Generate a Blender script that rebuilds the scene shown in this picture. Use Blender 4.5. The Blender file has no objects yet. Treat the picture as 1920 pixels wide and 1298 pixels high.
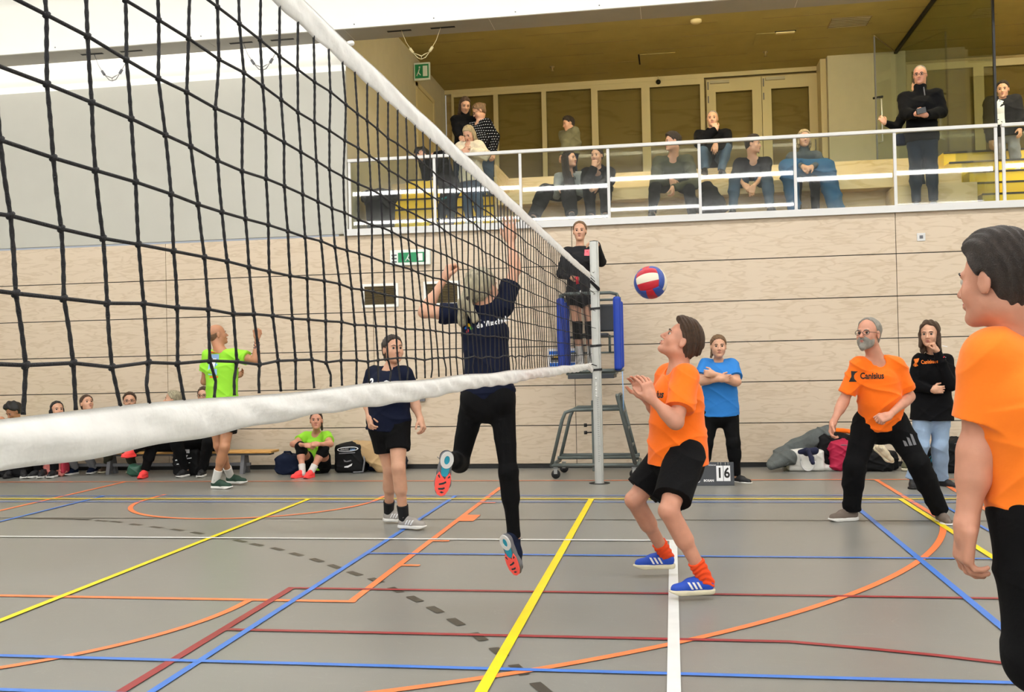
import bpy, math, random
import numpy as np
from mathutils import Vector, Matrix
from mathutils.bvhtree import BVHTree
random.seed(7); np.random.seed(7)
C = bpy.context.scene.collection
PI = math.pi

# ---------------------------------------------------------------- camera
FPX, YAW, PITCH, ROLL, CAMH = 1887.67, .1586, .0129, -.0222, 1.4449
_cy, _sy = math.cos(YAW), math.sin(YAW)
_f0 = Vector((-_sy, _cy, 0)); _r0 = Vector((_cy, _sy, 0)); _u0 = Vector((0, 0, 1))
_f = _f0*math.cos(PITCH) + _u0*math.sin(PITCH); _u = _u0*math.cos(PITCH) - _f0*math.sin(PITCH)
_r = _r0*math.cos(ROLL) + _u*math.sin(ROLL); _u2 = _u*math.cos(ROLL) - _r0*math.sin(ROLL)
cam_d = bpy.data.cameras.new('camera'); cam = bpy.data.objects.new('camera', cam_d); C.objects.link(cam)
cam_d.sensor_width = 36.0; cam_d.lens = 36.0*FPX/1920; cam_d.clip_start = .05; cam_d.clip_end = 200
cam.matrix_world = Matrix(((_r.x, _u2.x, -_f.x, 0), (_r.y, _u2.y, -_f.y, 0), (_r.z, _u2.z, -_f.z, CAMH), (0, 0, 0, 1)))
bpy.context.scene.camera = cam

# ---------------------------------------------------------------- world, colour management
sc = bpy.context.scene
sc.view_settings.view_transform = 'Standard'; sc.view_settings.look = 'None'
sc.view_settings.exposure = 0.45; sc.view_settings.gamma = 1.0
sc.view_settings.use_curve_mapping = False
w = bpy.data.worlds.new('world'); sc.world = w; w.use_nodes = True
w.node_tree.nodes['Background'].inputs[0].default_value = (.9, .95, 1, 1)
w.node_tree.nodes['Background'].inputs[1].default_value = .35
try:
    sc.cycles.max_bounces = 7; sc.cycles.diffuse_bounces = 4; sc.cycles.glossy_bounces = 3
    sc.cycles.transparent_max_bounces = 16; sc.cycles.caustics_reflective = False; sc.cycles.caustics_refractive = False
    sc.cycles.sample_clamp_indirect = 6
except Exception: pass

LAMP_ROWS = (-11.6, -4.8, 2.0, 8.8)
LAMP_Z = 6.8
LAMP_POWER = 23.0       # emission strength of the long hall lamps
COVE, GFILL = 6.5, 38.0
def area(name, loc, rot, sx, sy, power, col=(1, 1, 1)):
    l = bpy.data.lights.new(name, 'AREA'); l.shape = 'RECTANGLE'; l.size = sx; l.size_y = sy; l.energy = power; l.color = col
    o = bpy.data.objects.new(name, l); C.objects.link(o); o.location = loc; o.rotation_euler = rot
    return o

# pixel (of the 1920x1298 photo) -> point in the room: on a plane of depth Y, or on a horizontal plane Z
def _ray(px, py):
    return _r*((px-960)/FPX) - _u2*((py-649)/FPX) + _f
def at(px, py, Y):
    r = _ray(px, py); t = Y/r.y
    return Vector((r.x*t, Y, CAMH + r.z*t))
def on(px, py, Z=0.0):
    r = _ray(px, py); t = (Z-CAMH)/r.z
    return Vector((r.x*t, r.y*t, Z))

# ---------------------------------------------------------------- materials
def s2l(c):
    if isinstance(c, str): c = [int(c[i:i+2], 16)/255 for i in (0, 2, 4)]
    return tuple(x/12.92 if x <= .04045 else ((x+.055)/1.055)**2.4 for x in c)
MATS = {}
def mat(name, col, rough=.6, metal=0.0, spec=.5, noise=0.0, nscale=8.0, bump=0.0, bscale=60.0, stretch=None, emis=None, estr=0.0, sheen=0.0, sss=0.0):
    if name in MATS: return MATS[name]
    m = bpy.data.materials.new(name); m.use_nodes = True; nt = m.node_tree; b = nt.nodes['Principled BSDF']
    c = s2l(col); b.inputs['Base Color'].default_value = (*c, 1)
    b.inputs['Roughness'].default_value = rough; b.inputs['Metallic'].default_value = metal
    b.inputs['Specular IOR Level'].default_value = spec
    if sheen: b.inputs['Sheen Weight'].default_value = sheen
    if sss:
        b.inputs['Subsurface Weight'].default_value = sss; b.inputs['Subsurface Radius'].default_value = (.02, .008, .004); b.inputs['Subsurface Scale'].default_value = 1
    if emis: b.inputs['Emission Color'].default_value = (*s2l(emis), 1); b.inputs['Emission Strength'].default_value = estr
    if noise or bump:
        tc = nt.nodes.new('ShaderNodeTexCoord'); mp = nt.nodes.new('ShaderNodeMapping')
        if stretch: mp.inputs['Scale'].default_value = stretch
        nt.links.new(tc.outputs['Object'], mp.inputs[0])
    if noise:
        n = nt.nodes.new('ShaderNodeTexNoise'); n.inputs['Scale'].default_value = nscale; n.inputs['Detail'].default_value = 4
        nt.links.new(mp.outputs[0], n.inputs[0])
        mr = nt.nodes.new('ShaderNodeMapRange'); mr.inputs[1].default_value = .3; mr.inputs[2].default_value = .7; mr.inputs[3].default_value = 1-noise; mr.inputs[4].default_value = 1+noise
        nt.links.new(n.outputs[0], mr.inputs[0])
        mx = nt.nodes.new('ShaderNodeVectorMath'); mx.operation = 'SCALE'; mx.inputs[0].default_value = c
        nt.links.new(mr.outputs[0], mx.inputs['Scale']); nt.links.new(mx.outputs[0], b.inputs['Base Color'])
    if bump:
        n2 = nt.nodes.new('ShaderNodeTexNoise'); n2.inputs['Scale'].default_value = bscale; n2.inputs['Detail'].default_value = 3
        nt.links.new(mp.outputs[0], n2.inputs[0])
        bp = nt.nodes.new('ShaderNodeBump'); bp.inputs['Strength'].default_value = bump; bp.inputs['Distance'].default_value = .01
        nt.links.new(n2.outputs[0], bp.inputs['Height']); nt.links.new(bp.outputs[0], b.inputs['Normal'])
    MATS[name] = m
    return m

def plywood(name, c1, c2, scale=1.0, rough=.55):
    m = bpy.data.materials.new(name); m.use_nodes = True; nt = m.node_tree; b = nt.nodes['Principled BSDF']
    tc = nt.nodes.new('ShaderNodeTexCoord'); mp = nt.nodes.new('ShaderNodeMapping'); mp.inputs['Scale'].default_value = (1*scale, 1*scale, 5*scale)
    nt.links.new(tc.outputs['Object'], mp.inputs[0])
    n = nt.nodes.new('ShaderNodeTexNoise'); n.inputs['Scale'].default_value = .9; n.inputs['Detail'].default_value = 2; n.inputs['Distortion'].default_value = .5
    nt.links.new(mp.outputs[0], n.inputs[0])
    mu = nt.nodes.new('ShaderNodeMath'); mu.operation = 'MULTIPLY'; mu.inputs[1].default_value = 26
    nt.links.new(n.outputs[0], mu.inputs[0])
    si = nt.nodes.new('ShaderNodeMath'); si.operation = 'SINE'; nt.links.new(mu.outputs[0], si.inputs[0])
    po = nt.nodes.new('ShaderNodeMapRange'); po.inputs[1].default_value = .2; po.inputs[2].default_value = 1; nt.links.new(si.outputs[0], po.inputs[0])
    n3 = nt.nodes.new('ShaderNodeTexNoise'); n3.inputs['Scale'].default_value = 3.5; n3.inputs['Detail'].default_value = 4
    nt.links.new(mp.outputs[0], n3.inputs[0])
    mm = nt.nodes.new('ShaderNodeMath'); mm.operation = 'MULTIPLY'; nt.links.new(po.outputs[0], mm.inputs[0]); nt.links.new(n3.outputs[0], mm.inputs[1])
    n4 = nt.nodes.new('ShaderNodeTexNoise'); n4.inputs['Scale'].default_value = .6; nt.links.new(tc.outputs['Object'], n4.inputs[0])
    ad = nt.nodes.new('ShaderNodeMath'); ad.operation = 'MULTIPLY_ADD'; ad.inputs[1].default_value = .55; nt.links.new(n4.outputs[0], ad.inputs[0]); nt.links.new(mm.outputs[0], ad.inputs[2])
    mx = nt.nodes.new('ShaderNodeMix'); mx.data_type = 'RGBA'; mx.inputs[6].default_value = (*s2l(c1), 1); mx.inputs[7].default_value = (*s2l(c2), 1)
    nt.links.new(ad.outputs[0], mx.inputs[0]); nt.links.new(mx.outputs[2], b.inputs['Base Color'])
    b.inputs['Roughness'].default_value = rough; b.inputs['Specular IOR Level'].default_value = .35
    bp = nt.nodes.new('ShaderNodeBump'); bp.inputs['Strength'].default_value = .25; bp.inputs['Distance'].default_value = .004
    nt.links.new(mm.outputs[0], bp.inputs['Height']); nt.links.new(bp.outputs[0], b.inputs['Normal'])
    MATS[name] = m
    return m

def glass(name, tint, refl=1.0, ior=1.5):
    m = bpy.data.materials.new(name); m.use_nodes = True; nt = m.node_tree; nt.nodes.clear()
    o = nt.nodes.new('ShaderNodeOutputMaterial'); t = nt.nodes.new('ShaderNodeBsdfTransparent'); g = nt.nodes.new('ShaderNodeBsdfGlossy')
    t.inputs[0].default_value = (*tint, 1); g.inputs['Roughness'].default_value = .02; g.inputs[0].default_value = (refl, refl, refl, 1)
    ge = nt.nodes.new('ShaderNodeNewGeometry'); dp = nt.nodes.new('ShaderNodeVectorMath'); dp.operation = 'DOT_PRODUCT'; nt.links.new(ge.outputs['Incoming'], dp.inputs[0]); nt.links.new(ge.outputs['Normal'], dp.inputs[1])
    def M(op, a, b=None):
        n = nt.nodes.new('ShaderNodeMath'); n.operation = op
        for i, q in enumerate((a, b)):
            if q is None: continue
            if isinstance(q, (int, float)): n.inputs[i].default_value = q
            else: nt.links.new(q, n.inputs[i])
        return n
    ab = M('ABSOLUTE', dp.outputs['Value']); om = M('SUBTRACT', 1.0, ab.outputs[0]); pw = M('POWER', om.outputs[0], 5.0); sc_ = M('MULTIPLY', pw.outputs[0], .9); fr = M('ADD', sc_.outputs[0], .055)
    mx = nt.nodes.new('ShaderNodeMixShader'); nt.links.new(fr.outputs[0], mx.inputs[0]); nt.links.new(t.outputs[0], mx.inputs[1]); nt.links.new(g.outputs[0], mx.inputs[2])
    nt.links.new(mx.outputs[0], o.inputs[0]); MATS[name] = m
    return m

# ---------------------------------------------------------------- object helpers
def empty(name, loc, label=None, cat=None, group=None):
    o = bpy.data.objects.new(name, None); C.objects.link(o); o.location = loc; o.empty_display_size = .1
    return tag(o, label, cat, group)
def tag(o, label=None, cat=None, group=None, kind=None):
    if label: o['label'] = label
    if cat: o['category'] = cat
    if group: o['group'] = group
    if kind: o['kind'] = kind
    return o

class MB:
    """collects simple shapes and links them as one mesh object"""
    def __init__(s): s.v = []; s.f = []; s.m = []; s.ms = []; s.sm = []
    def _mi(s, m):
        if m not in s.ms: s.ms.append(m)
        return s.ms.index(m)
    def add(s, v, f, m, smooth=False):
        n = len(s.v); s.v += [tuple(p) for p in v]; k = s._mi(m)
        for q in f: s.f.append(tuple(n+i for i in q)); s.m.append(k); s.sm.append(smooth)
        return s
    def box(s, lo, hi, m):
        (x0, y0, z0), (x1, y1, z1) = lo, hi
        v = [(x0, y0, z0), (x1, y0, z0), (x1, y1, z0), (x0, y1, z0), (x0, y0, z1), (x1, y0, z1), (x1, y1, z1), (x0, y1, z1)]
        return s.add(v, [(0, 3, 2, 1), (4, 5, 6, 7), (0, 1, 5, 4), (1, 2, 6, 5), (2, 3, 7, 6), (3, 0, 4, 7)], m)
    def obox(s, c, ax, m):
        """box from centre and three half-axis vectors"""
        a, b, d = [Vector(q) for q in ax]; c = Vector(c)
        v = [c+i*a+j*b+k*d for k in (-1, 1) for j in (-1, 1) for i in (-1, 1)]
        return s.add(v, [(0, 2, 3, 1), (4, 5, 7, 6), (0, 1, 5, 4), (1, 3, 7, 5), (3, 2, 6, 7), (2, 0, 4, 6)], m)
    def quad(s, a, b, c, d, m): return s.add([a, b, c, d], [(0, 1, 2, 3)], m)
    def tube(s, pts, r, m, n=8, closed=False, caps=True):
        pts = [Vector(p) for p in pts]; N = len(pts); rs = r if isinstance(r, (list, tuple)) else [r]*N
        v = []; f = []; up = None
        for i, p in enumerate(pts):
            if closed: d = pts[(i+1) % N]-pts[i-1]
            else: d = pts[min(i+1, N-1)]-pts[max(i-1, 0)]
            d.normalize()
            if up is None: up = Vector((0, 0, 1)) if abs(d.z) < .9 else Vector((1, 0, 0))
            a = d.cross(up)
            if a.length < 1e-4: a = d.cross(Vector((0, 1, 0)))
            a.normalize(); b = a.cross(d).normalized(); up = b
            for k in range(n):
                t = 2*PI*k/n; v.append(p + a*math.cos(t)*rs[i] + b*math.sin(t)*rs[i])
        for i in range(N if closed else N-1):
            j = (i+1) % N
            for k in range(n):
                f.append((i*n+k, i*n+(k+1) % n, j*n+(k+1) % n, j*n+k))
        if caps and not closed:
            f.append(tuple(range(n-1, -1, -1))); f.append(tuple((N-1)*n+k for k in range(n)))
        return s.add(v, f, m, True)
    def lathe(s, prof, c, m, n=24, axis=(0, 0, 1)):
        ax = Vector(axis).normalized(); a = ax.orthogonal().normalized(); b = ax.cross(a); c = Vector(c)
        v = []; f = []
        for (r, h) in prof:
            for k in range(n):
                t = 2*PI*k/n; v.append(c + ax*h + (a*math.cos(t)+b*math.sin(t))*r)
        for i in range(len(prof)-1):
            for k in range(n): f.append((i*n+k, i*n+(k+1) % n, (i+1)*n+(k+1) % n, (i+1)*n+k))
        return s.add(v, f, m, True)
    def prism(s, poly, y0, y1, m, axis='y'):
        """polygon of 2D points extruded along an axis"""
        n = len(poly)
        def P(p, t): return {'y': (p[0], t, p[1]), 'x': (t, p[0], p[1]), 'z': (p[0], p[1], t)}[axis]
        v = [P(p, y0) for p in poly]+[P(p, y1) for p in poly]
        f = [tuple(range(n)), tuple(range(2*n-1, n-1, -1))]+[(i, n+i, n+(i+1) % n, (i+1) % n) for i in range(n)]
        return s.add(v, f, m)
    def build(s, name, parent=None, bevel=0.0, origin=None):
        me = bpy.data.meshes.new(name); off = Vector(origin) if origin else (parent_world(parent) if parent else Vector((0, 0, 0)))
        me.from_pydata([(p[0]-off.x, p[1]-off.y, p[2]-off.z) for p in s.v], [], s.f)
        for m in s.ms: me.materials.append(MATS[m] if isinstance(m, str) else m)
        me.polygons.foreach_set('material_index', s.m); me.polygons.foreach_set('use_smooth', s.sm); me.update()
        o = bpy.data.objects.new(name, me); C.objects.link(o)
        if parent: o.parent = parent
        elif origin: o.location = off
        if bevel:
            b = o.modifiers.new('bevel', 'BEVEL'); b.width = bevel; b.segments = 2; b.limit_method = 'ANGLE'
        return o
def parent_world(p):
    v = Vector(p.location)
    while p.parent: p = p.parent; v += Vector(p.location)
    return v
def struct(name, mb, bevel=0.0):
    o = mb.build(name, bevel=bevel); o['kind'] = 'structure'; return o
# ---------------------------------------------------------------- signed-distance modelling (bodies, clothes, hair, bags)
A_ = lambda p: np.array(p, dtype=np.float64)
def unit(v):
    v = A_(v); return v/max(np.linalg.norm(v), 1e-9)
def bmin(*a): return np.min(a, axis=0), np.max(a, axis=0)
class Prim:
    def __init__(s, fn, lo, hi, k=.02, op='add'): s.fn, s.lo, s.hi, s.k, s.op = fn, A_(lo), A_(hi), k, op
def cone(a, b, r1, r2, k=.02, op='add', cap=None):
    """tapered capsule; cap='b' cuts it flat at b"""
    a, b = A_(a), A_(b); ba = b-a; L2 = max(ba@ba, 1e-9); L = math.sqrt(L2)
    def fn(x, y, z):
        px, py, pz = x-a[0], y-a[1], z-a[2]
        t = (px*ba[0]+py*ba[1]+pz*ba[2])/L2; tc = np.clip(t, 0, 1)
        d = np.sqrt((px-ba[0]*tc)**2+(py-ba[1]*tc)**2+(pz-ba[2]*tc)**2) - (r1+(r2-r1)*tc)
        if cap: d = np.maximum(d, (t-1)*L)
        return d
    R = max(r1, r2); lo, hi = bmin(a, b)
    return Prim(fn, lo-R, hi+R, k, op)
def sph(c, r, k=.02, op='add'): return ell(c, (r, r, r), None, k, op)
def ell(c, r, M=None, k=.02, op='add'):
    """ellipsoid; M rows = local axes"""
    c = A_(c); r = A_(r); M = np.eye(3) if M is None else A_(M)
    def fn(x, y, z):
        px, py, pz = x-c[0], y-c[1], z-c[2]
        q = [px*M[i, 0]+py*M[i, 1]+pz*M[i, 2] for i in range(3)]
        k0 = np.sqrt(sum((q[i]/r[i])**2 for i in range(3))); k1 = np.sqrt(sum((q[i]/r[i]**2)**2 for i in range(3)))
        return k0*(k0-1)/np.maximum(k1, 1e-6)
    R = np.sqrt(((M*r[:, None])**2).sum(0))
    return Prim(fn, c-R, c+R, k, op)
def rbox(c, h, M=None, rad=.02, k=.02, op='add'):
    c = A_(c); h = A_(h)-rad; M = np.eye(3) if M is None else A_(M)
    def fn(x, y, z):
        px, py, pz = x-c[0], y-c[1], z-c[2]
        q = [np.abs(px*M[i, 0]+py*M[i, 1]+pz*M[i, 2])-h[i] for i in range(3)]
        return np.sqrt(sum(np.maximum(v, 0)**2 for v in q))+np.minimum(np.maximum(np.maximum(q[0], q[1]), q[2]), 0)-rad
    R = np.abs(M).T@(h+rad)
    return Prim(fn, c-R, c+R, k, op)
def tube_e(secs, right, k=.02, op='add', cap0=False, cap1=False):
    """elliptical tube: secs = [(centre, half-width, half-depth)], right = lateral vector(s)"""
    secs = [(A_(c), a, b) for c, a, b in secs]; n = len(secs)
    rights = [unit(r) for r in right] if isinstance(right, list) else [unit(right)]*n
    def fn(x, y, z):
        best = None
        for i in range(n-1):
            c0, a0, b0 = secs[i]; c1, a1, b1 = secs[i+1]; ax = c1-c0; L = np.linalg.norm(ax); u = ax/L
            px, py, pz = x-c0[0], y-c0[1], z-c0[2]
            t = (px*u[0]+py*u[1]+pz*u[2])/L; tc = np.clip(t, 0, 1)
            r = unit((rights[i]+rights[i+1])/2); r = unit(r-(r@u)*u); fw = np.cross(u, r)
            qx = px*r[0]+py*r[1]+pz*r[2]; qy = px*fw[0]+py*fw[1]+pz*fw[2]; qz = (t-tc)*L
            a = a0+(a1-a0)*tc; b = b0+(b1-b0)*tc; m = np.minimum(a, b)
            k0 = np.sqrt((qx/a)**2+(qy/b)**2+(qz/m)**2); k1 = np.sqrt((qx/a**2)**2+(qy/b**2)**2+(qz/m**2)**2)
            d = k0*(k0-1)/np.maximum(k1, 1e-6)
            if cap0 and i == 0: d = np.maximum(d, -t*L)
            if cap1 and i == n-2: d = np.maximum(d, (t-1)*L)
            best = d if best is None else smin(best, d, .015)
        return best
    R = max(max(a, b) for _, a, b in secs); lo = np.min([c for c, _, _ in secs], axis=0); hi = np.max([c for c, _, _ in secs], axis=0)
    return Prim(fn, lo-R, hi+R, k, op)
def cutp(p, n, lo=None, hi=None, k=.004):
    """removes everything on the +n side of the plane (within an optional box)"""
    p = A_(p); n = unit(n)
    return Prim(lambda x, y, z: -((x-p[0])*n[0]+(y-p[1])*n[1]+(z-p[2])*n[2]), lo if lo is not None else [-1e3]*3, hi if hi is not None else [1e3]*3, k, 'sub')
def smin(a, b, k):
    h = np.maximum(k-np.abs(a-b), 0)/k
    return np.minimum(a, b)-h*h*k*.25

def sdf_mesh(prims, h, disp=None):
    add = [p for p in prims if p.op == 'add']
    lo = np.min([p.lo for p in add], axis=0)-.03; hi = np.max([p.hi for p in add], axis=0)+.03
    n = np.ceil((hi-lo)/h).astype(int)+1
    ax = [lo[i]+h*np.arange(n[i]) for i in range(3)]
    D = np.full(n, .06, dtype=np.float32)
    for p in prims:
        m = p.k+2*h
        i0 = np.clip(np.floor((p.lo-m-lo)/h).astype(int), 0, n); i1 = np.clip(np.ceil((p.hi+m-lo)/h).astype(int)+1, 0, n)
        if (i1 <= i0).any(): continue
        sl = tuple(slice(a, b) for a, b in zip(i0, i1))
        X = ax[0][sl[0]][:, None, None]; Y = ax[1][sl[1]][None, :, None]; Z = ax[2][sl[2]][None, None, :]
        d = p.fn(X, Y, Z)
        if p.op == 'add': D[sl] = smin(D[sl], d, max(p.k, 1e-4))
        else: D[sl] = -smin(-D[sl], d, max(p.k, 1e-4))
    I = D < 0
    I[0], I[-1], I[:, 0], I[:, -1], I[:, :, 0], I[:, :, -1] = (False,)*6
    D = np.where(I, np.minimum(D, -1e-7), np.maximum(D, 1e-7))
    cnt = np.zeros(n-1, dtype=np.int8)
    for dx in (0, 1):
        for dy in (0, 1):
            for dz in (0, 1): cnt += I[dx:n[0]-1+dx, dy:n[1]-1+dy, dz:n[2]-1+dz]
    act = (cnt > 0) & (cnt < 8)
    cells = np.argwhere(act); N = len(cells)
    idx = np.full(n-1, -1, dtype=np.int32); idx[tuple(cells.T)] = np.arange(N)
    pos = np.zeros((N, 3)); wt = np.zeros(N)
    cs = [(a, b, c) for a in (0, 1) for b in (0, 1) for c in (0, 1)]
    vals = {c: D[cells[:, 0]+c[0], cells[:, 1]+c[1], cells[:, 2]+c[2]] for c in cs}
    for c in cs:
        for a in range(3):
            if c[a] == 0:
                c2 = list(c); c2[a] = 1; c2 = tuple(c2); v0, v1 = vals[c], vals[c2]
                x = (v0 < 0) != (v1 < 0)
                t = np.where(x, v0/np.where(x, v0-v1, 1), 0)
                for q in range(3): pos[:, q] += np.where(x, c[q]+(t if q == a else 0), 0)
                wt += x
    pos = lo+(cells+pos/wt[:, None])*h
    quads = []
    for a in range(3):
        b, c = (a+1) % 3, (a+2) % 3
        s0 = [slice(None)]*3; s1 = [slice(None)]*3; s0[a] = slice(0, -1); s1[a] = slice(1, None)
        i0, i1 = I[tuple(s0)], I[tuple(s1)]
        e = np.argwhere(i0 != i1)
        e = e[(e[:, b] > 0) & (e[:, c] > 0) & (e[:, b] < n[b]-1) & (e[:, c] < n[c]-1)]
        fl = i0[tuple(e.T)]
        def g(db, dc):
            q = e.copy(); q[:, b] += db; q[:, c] += dc; return idx[tuple(q.T)]
        q = np.stack([g(-1, -1), g(0, -1), g(0, 0), g(-1, 0)], 1)
        q[~fl] = q[~fl][:, ::-1]; quads.append(q)
    q = np.concatenate(quads)
    q = q[(q >= 0).all(1)]
    # one pass of smoothing takes the grid steps out
    def relax(pos, f):
        acc = np.zeros_like(pos); w_ = np.zeros(len(pos))
        for i, j in ((0, 1), (1, 2), (2, 3), (3, 0)):
            for s_, t_ in ((i, j), (j, i)):
                for k_ in range(3): acc[:, k_] += np.bincount(q[:, s_], weights=pos[q[:, t_], k_], minlength=N)
                w_ += np.bincount(q[:, s_], minlength=N)
        return pos+f*(acc/np.maximum(w_, 1)[:, None]-pos)
    pos = relax(pos, .5); pos = relax(pos, -.35)
    if disp is not None:
        d0 = pos[q[:, 2]]-pos[q[:, 0]]; d1 = pos[q[:, 3]]-pos[q[:, 1]]; fn_ = np.cross(d0, d1); nn = np.zeros_like(pos)
        for i in range(4):
            for k_ in range(3): nn[:, k_] += np.bincount(q[:, i], weights=fn_[:, k_], minlength=N)
        nn /= np.maximum(np.linalg.norm(nn, axis=1), 1e-12)[:, None]
        pos = pos+nn*disp(pos)[:, None]
    return pos, q
def np_obj(name, pos, q, m, parent=None, matfn=None):
    """pos in world space"""
    off = np.array(parent_world(parent)) if parent else (pos.min(0)+pos.max(0))/2*np.array([1, 1, 0])
    me = bpy.data.meshes.new(name); me.vertices.add(len(pos)); me.vertices.foreach_set('co', (pos-off).astype(np.float32).ravel())
    me.loops.add(q.size); me.loops.foreach_set('vertex_index', q.astype(np.int32).ravel())
    me.polygons.add(len(q)); me.polygons.foreach_set('loop_start', np.arange(0, q.size, 4, dtype=np.int32)); me.polygons.foreach_set('loop_total', np.full(len(q), 4, dtype=np.int32))
    ms = m if isinstance(m, list) else [m]
    for k in ms: me.materials.append(MATS[k] if isinstance(k, str) else k)
    if matfn is not None: me.polygons.foreach_set('material_index', matfn(pos[q].mean(1)).astype(np.int32))
    me.polygons.foreach_set('use_smooth', np.ones(len(q), dtype=bool)); me.update(calc_edges=True)
    o = bpy.data.objects.new(name, me); C.objects.link(o)
    if parent: o.parent = parent
    else: o.location = off
    return o
def sdf_obj(name, prims, h, m, parent=None, disp=None, matfn=None):
    pos, q = sdf_mesh(prims, h, disp)
    return np_obj(name, pos, q, m, parent, matfn)
def wrinkle(amp, f=38.0, ph=0.0, zs=1.0):
    """cloth folds: crossing sets of soft ridges"""
    def g(p):
        x, y, z = p[:, 0]*f, p[:, 1]*f, p[:, 2]*f*zs
        u = z+.55*x+1.1*np.sin(.31*x+ph)+.8*np.sin(.4*y-.27*z+ph); v = z*.9-.6*x+1.2*np.sin(.27*x-ph*2)+.9*np.sin(.5*y+.2*z)
        m1 = .5+.5*np.sin(.33*x+.41*z+.2*y+ph*3); m2 = .5+.5*np.sin(-.29*x+.37*z+.3*y+1.7+ph)
        return amp*(1.5*(1-np.abs(np.sin(u*.5)))**2*m1+1.3*(1-np.abs(np.sin(v*.5)))**2*m2-.45)
    return g
def ridges(amp, f=260.0, ph=0.0, d=(1, .4, .15)):
    """strand-like grooves for hair"""
    def g(p):
        s = p[:, 0]*d[0]+p[:, 1]*d[1]+p[:, 2]*d[2]
        return amp*(np.sin(s*f+2.2*np.sin(p[:, 2]*19+ph)+1.5*np.sin(p[:, 1]*23))+.6*np.sin(s*f*.43+ph+2*np.sin(p[:, 2]*11)))
    return g
# ---------------------------------------------------------------- shoes
SHOES = {}
def shoe_meshes(style):
    """local frame: x toe, y side, z up, heel back at x=0, sole bottom z=0"""
    if 'up' not in SHOES:
        up = [cone((.05, 0, .048), (.15, 0, .046), .036, .036), cone((.15, 0, .044), (.235, .004, .034), .037, .030), cone((.052, 0, .06), (.062, 0, .098), .037, .034, cap='b'),
              cone((.09, 0, .085), (.15, 0, .06), .026, .03, k=.03), cutp((0, 0, .02), (0, 0, -1)),
              ]
        SHOES['up'] = sdf_mesh(up, .0045)
        so = [cone((.045, 0, .018), (.11, .004, .018), .041, .037), cone((.11, .004, .018), (.2, 0, .018), .037, .047), cone((.2, 0, .018), (.245, .006, .022), .046, .032),
              cutp((0, 0, .03), (0, 0, 1)), cutp((0, 0, .0), (0, 0, -1)), cutp((.22, 0, .0), (.35, 0, -1))]
        SHOES['so'] = sdf_mesh(so, .0045)
        SHOES['co'] = sdf_mesh([cone((.064, 0, .09), (.064, 0, .1035), .032, .03, cap='b')], .004)
        for k in ('up', 'so', 'co'):
            p, q = SHOES[k]; o = np_obj('tmp', p, q, [], None); me = o.data
            me.transform(Matrix.Translation(o.location)); bpy.data.objects.remove(o); SHOES[k] = me
        b = MB()
        for i in range(5): b.tube([(.1+.016*i, -.02, .088-.007*i), (.1+.016*i, 0, .101-.0085*i), (.1+.016*i, .02, .088-.007*i)], .0028, 'lace', n=5)
        b.tube([(.097, 0, .105), (.085, .03, .112), (.07, .05, .10)], .002, 'lace', n=5); b.tube([(.097, 0, .105), (.085, -.03, .112), (.08, -.052, .095)], .002, 'lace', n=5)
        o = b.build('tmp'); SHOES['la'] = o.data; bpy.data.objects.remove(o)
        # three slanted bars on each side, laid on the upper
        bv = BVHTree.FromPolygons([v.co[:] for v in SHOES['up'].vertices], [p.vertices[:] for p in SHOES['up'].polygons])
        b = MB()
        for sd in (-1, 1):
            for i in range(3):
                rows = []
                for t in np.linspace(0, 1, 7):
                    x = .105+.026*i+.022*t-.012; z = .036+.040*t
                    row = []
                    for dx in (-.0065, .0065):
                        hit = bv.ray_cast(Vector((x+dx, sd*.1, z)), Vector((0, -sd, 0)))
                        row.append(hit[0]+Vector((0, sd*.0015, 0)) if hit[0] else Vector((x+dx, sd*.034, z)))
                    rows.append(row)
                for j in range(6):
                    b.quad(rows[j][0], rows[j][1], rows[j+1][1], rows[j+1][0], 'white_rubber')
        o = b.build('tmp'); SHOES['st'] = o.data; bpy.data.objects.remove(o)
    key = style
    if key not in SHOES:
        d = {}
        for k, m in zip(('up', 'so', 'la', 'co', 'st'), style):
            if m:
                me = SHOES[k].copy(); me.materials.clear(); me.materials.append(MATS[m]); d[k] = me
        SHOES[key] = d
    return SHOES[key]
def put_shoe(parent, heel_ankle, toe, up, style, scale=1.0, name='shoe'):
    """heel_ankle = ankle joint; toe = direction of the foot; up = sole normal"""
    f = Vector(toe).normalized(); u = Vector(up); u = (u-f*u.dot(f)).normalized(); s = u.cross(f)
    R = Matrix((f, s, u)).transposed()
    loc = Vector(heel_ankle)-R@Vector((.062, 0, .085))*scale
    M = Matrix.Translation(loc-parent_world(parent))@R.to_4x4()@Matrix.Scale(scale, 4)
    d = shoe_meshes(style)
    o = bpy.data.objects.new(name, d['up']); C.objects.link(o); o.parent = parent; o.matrix_local = M
    for k, n in (('so', 'sole'), ('la', 'shoelace'), ('co', 'collar_lining'), ('st', 'side_stripes')):
        if k in d:
            c = bpy.data.objects.new(n, d[k]); C.objects.link(c); c.parent = o
    return o

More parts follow.
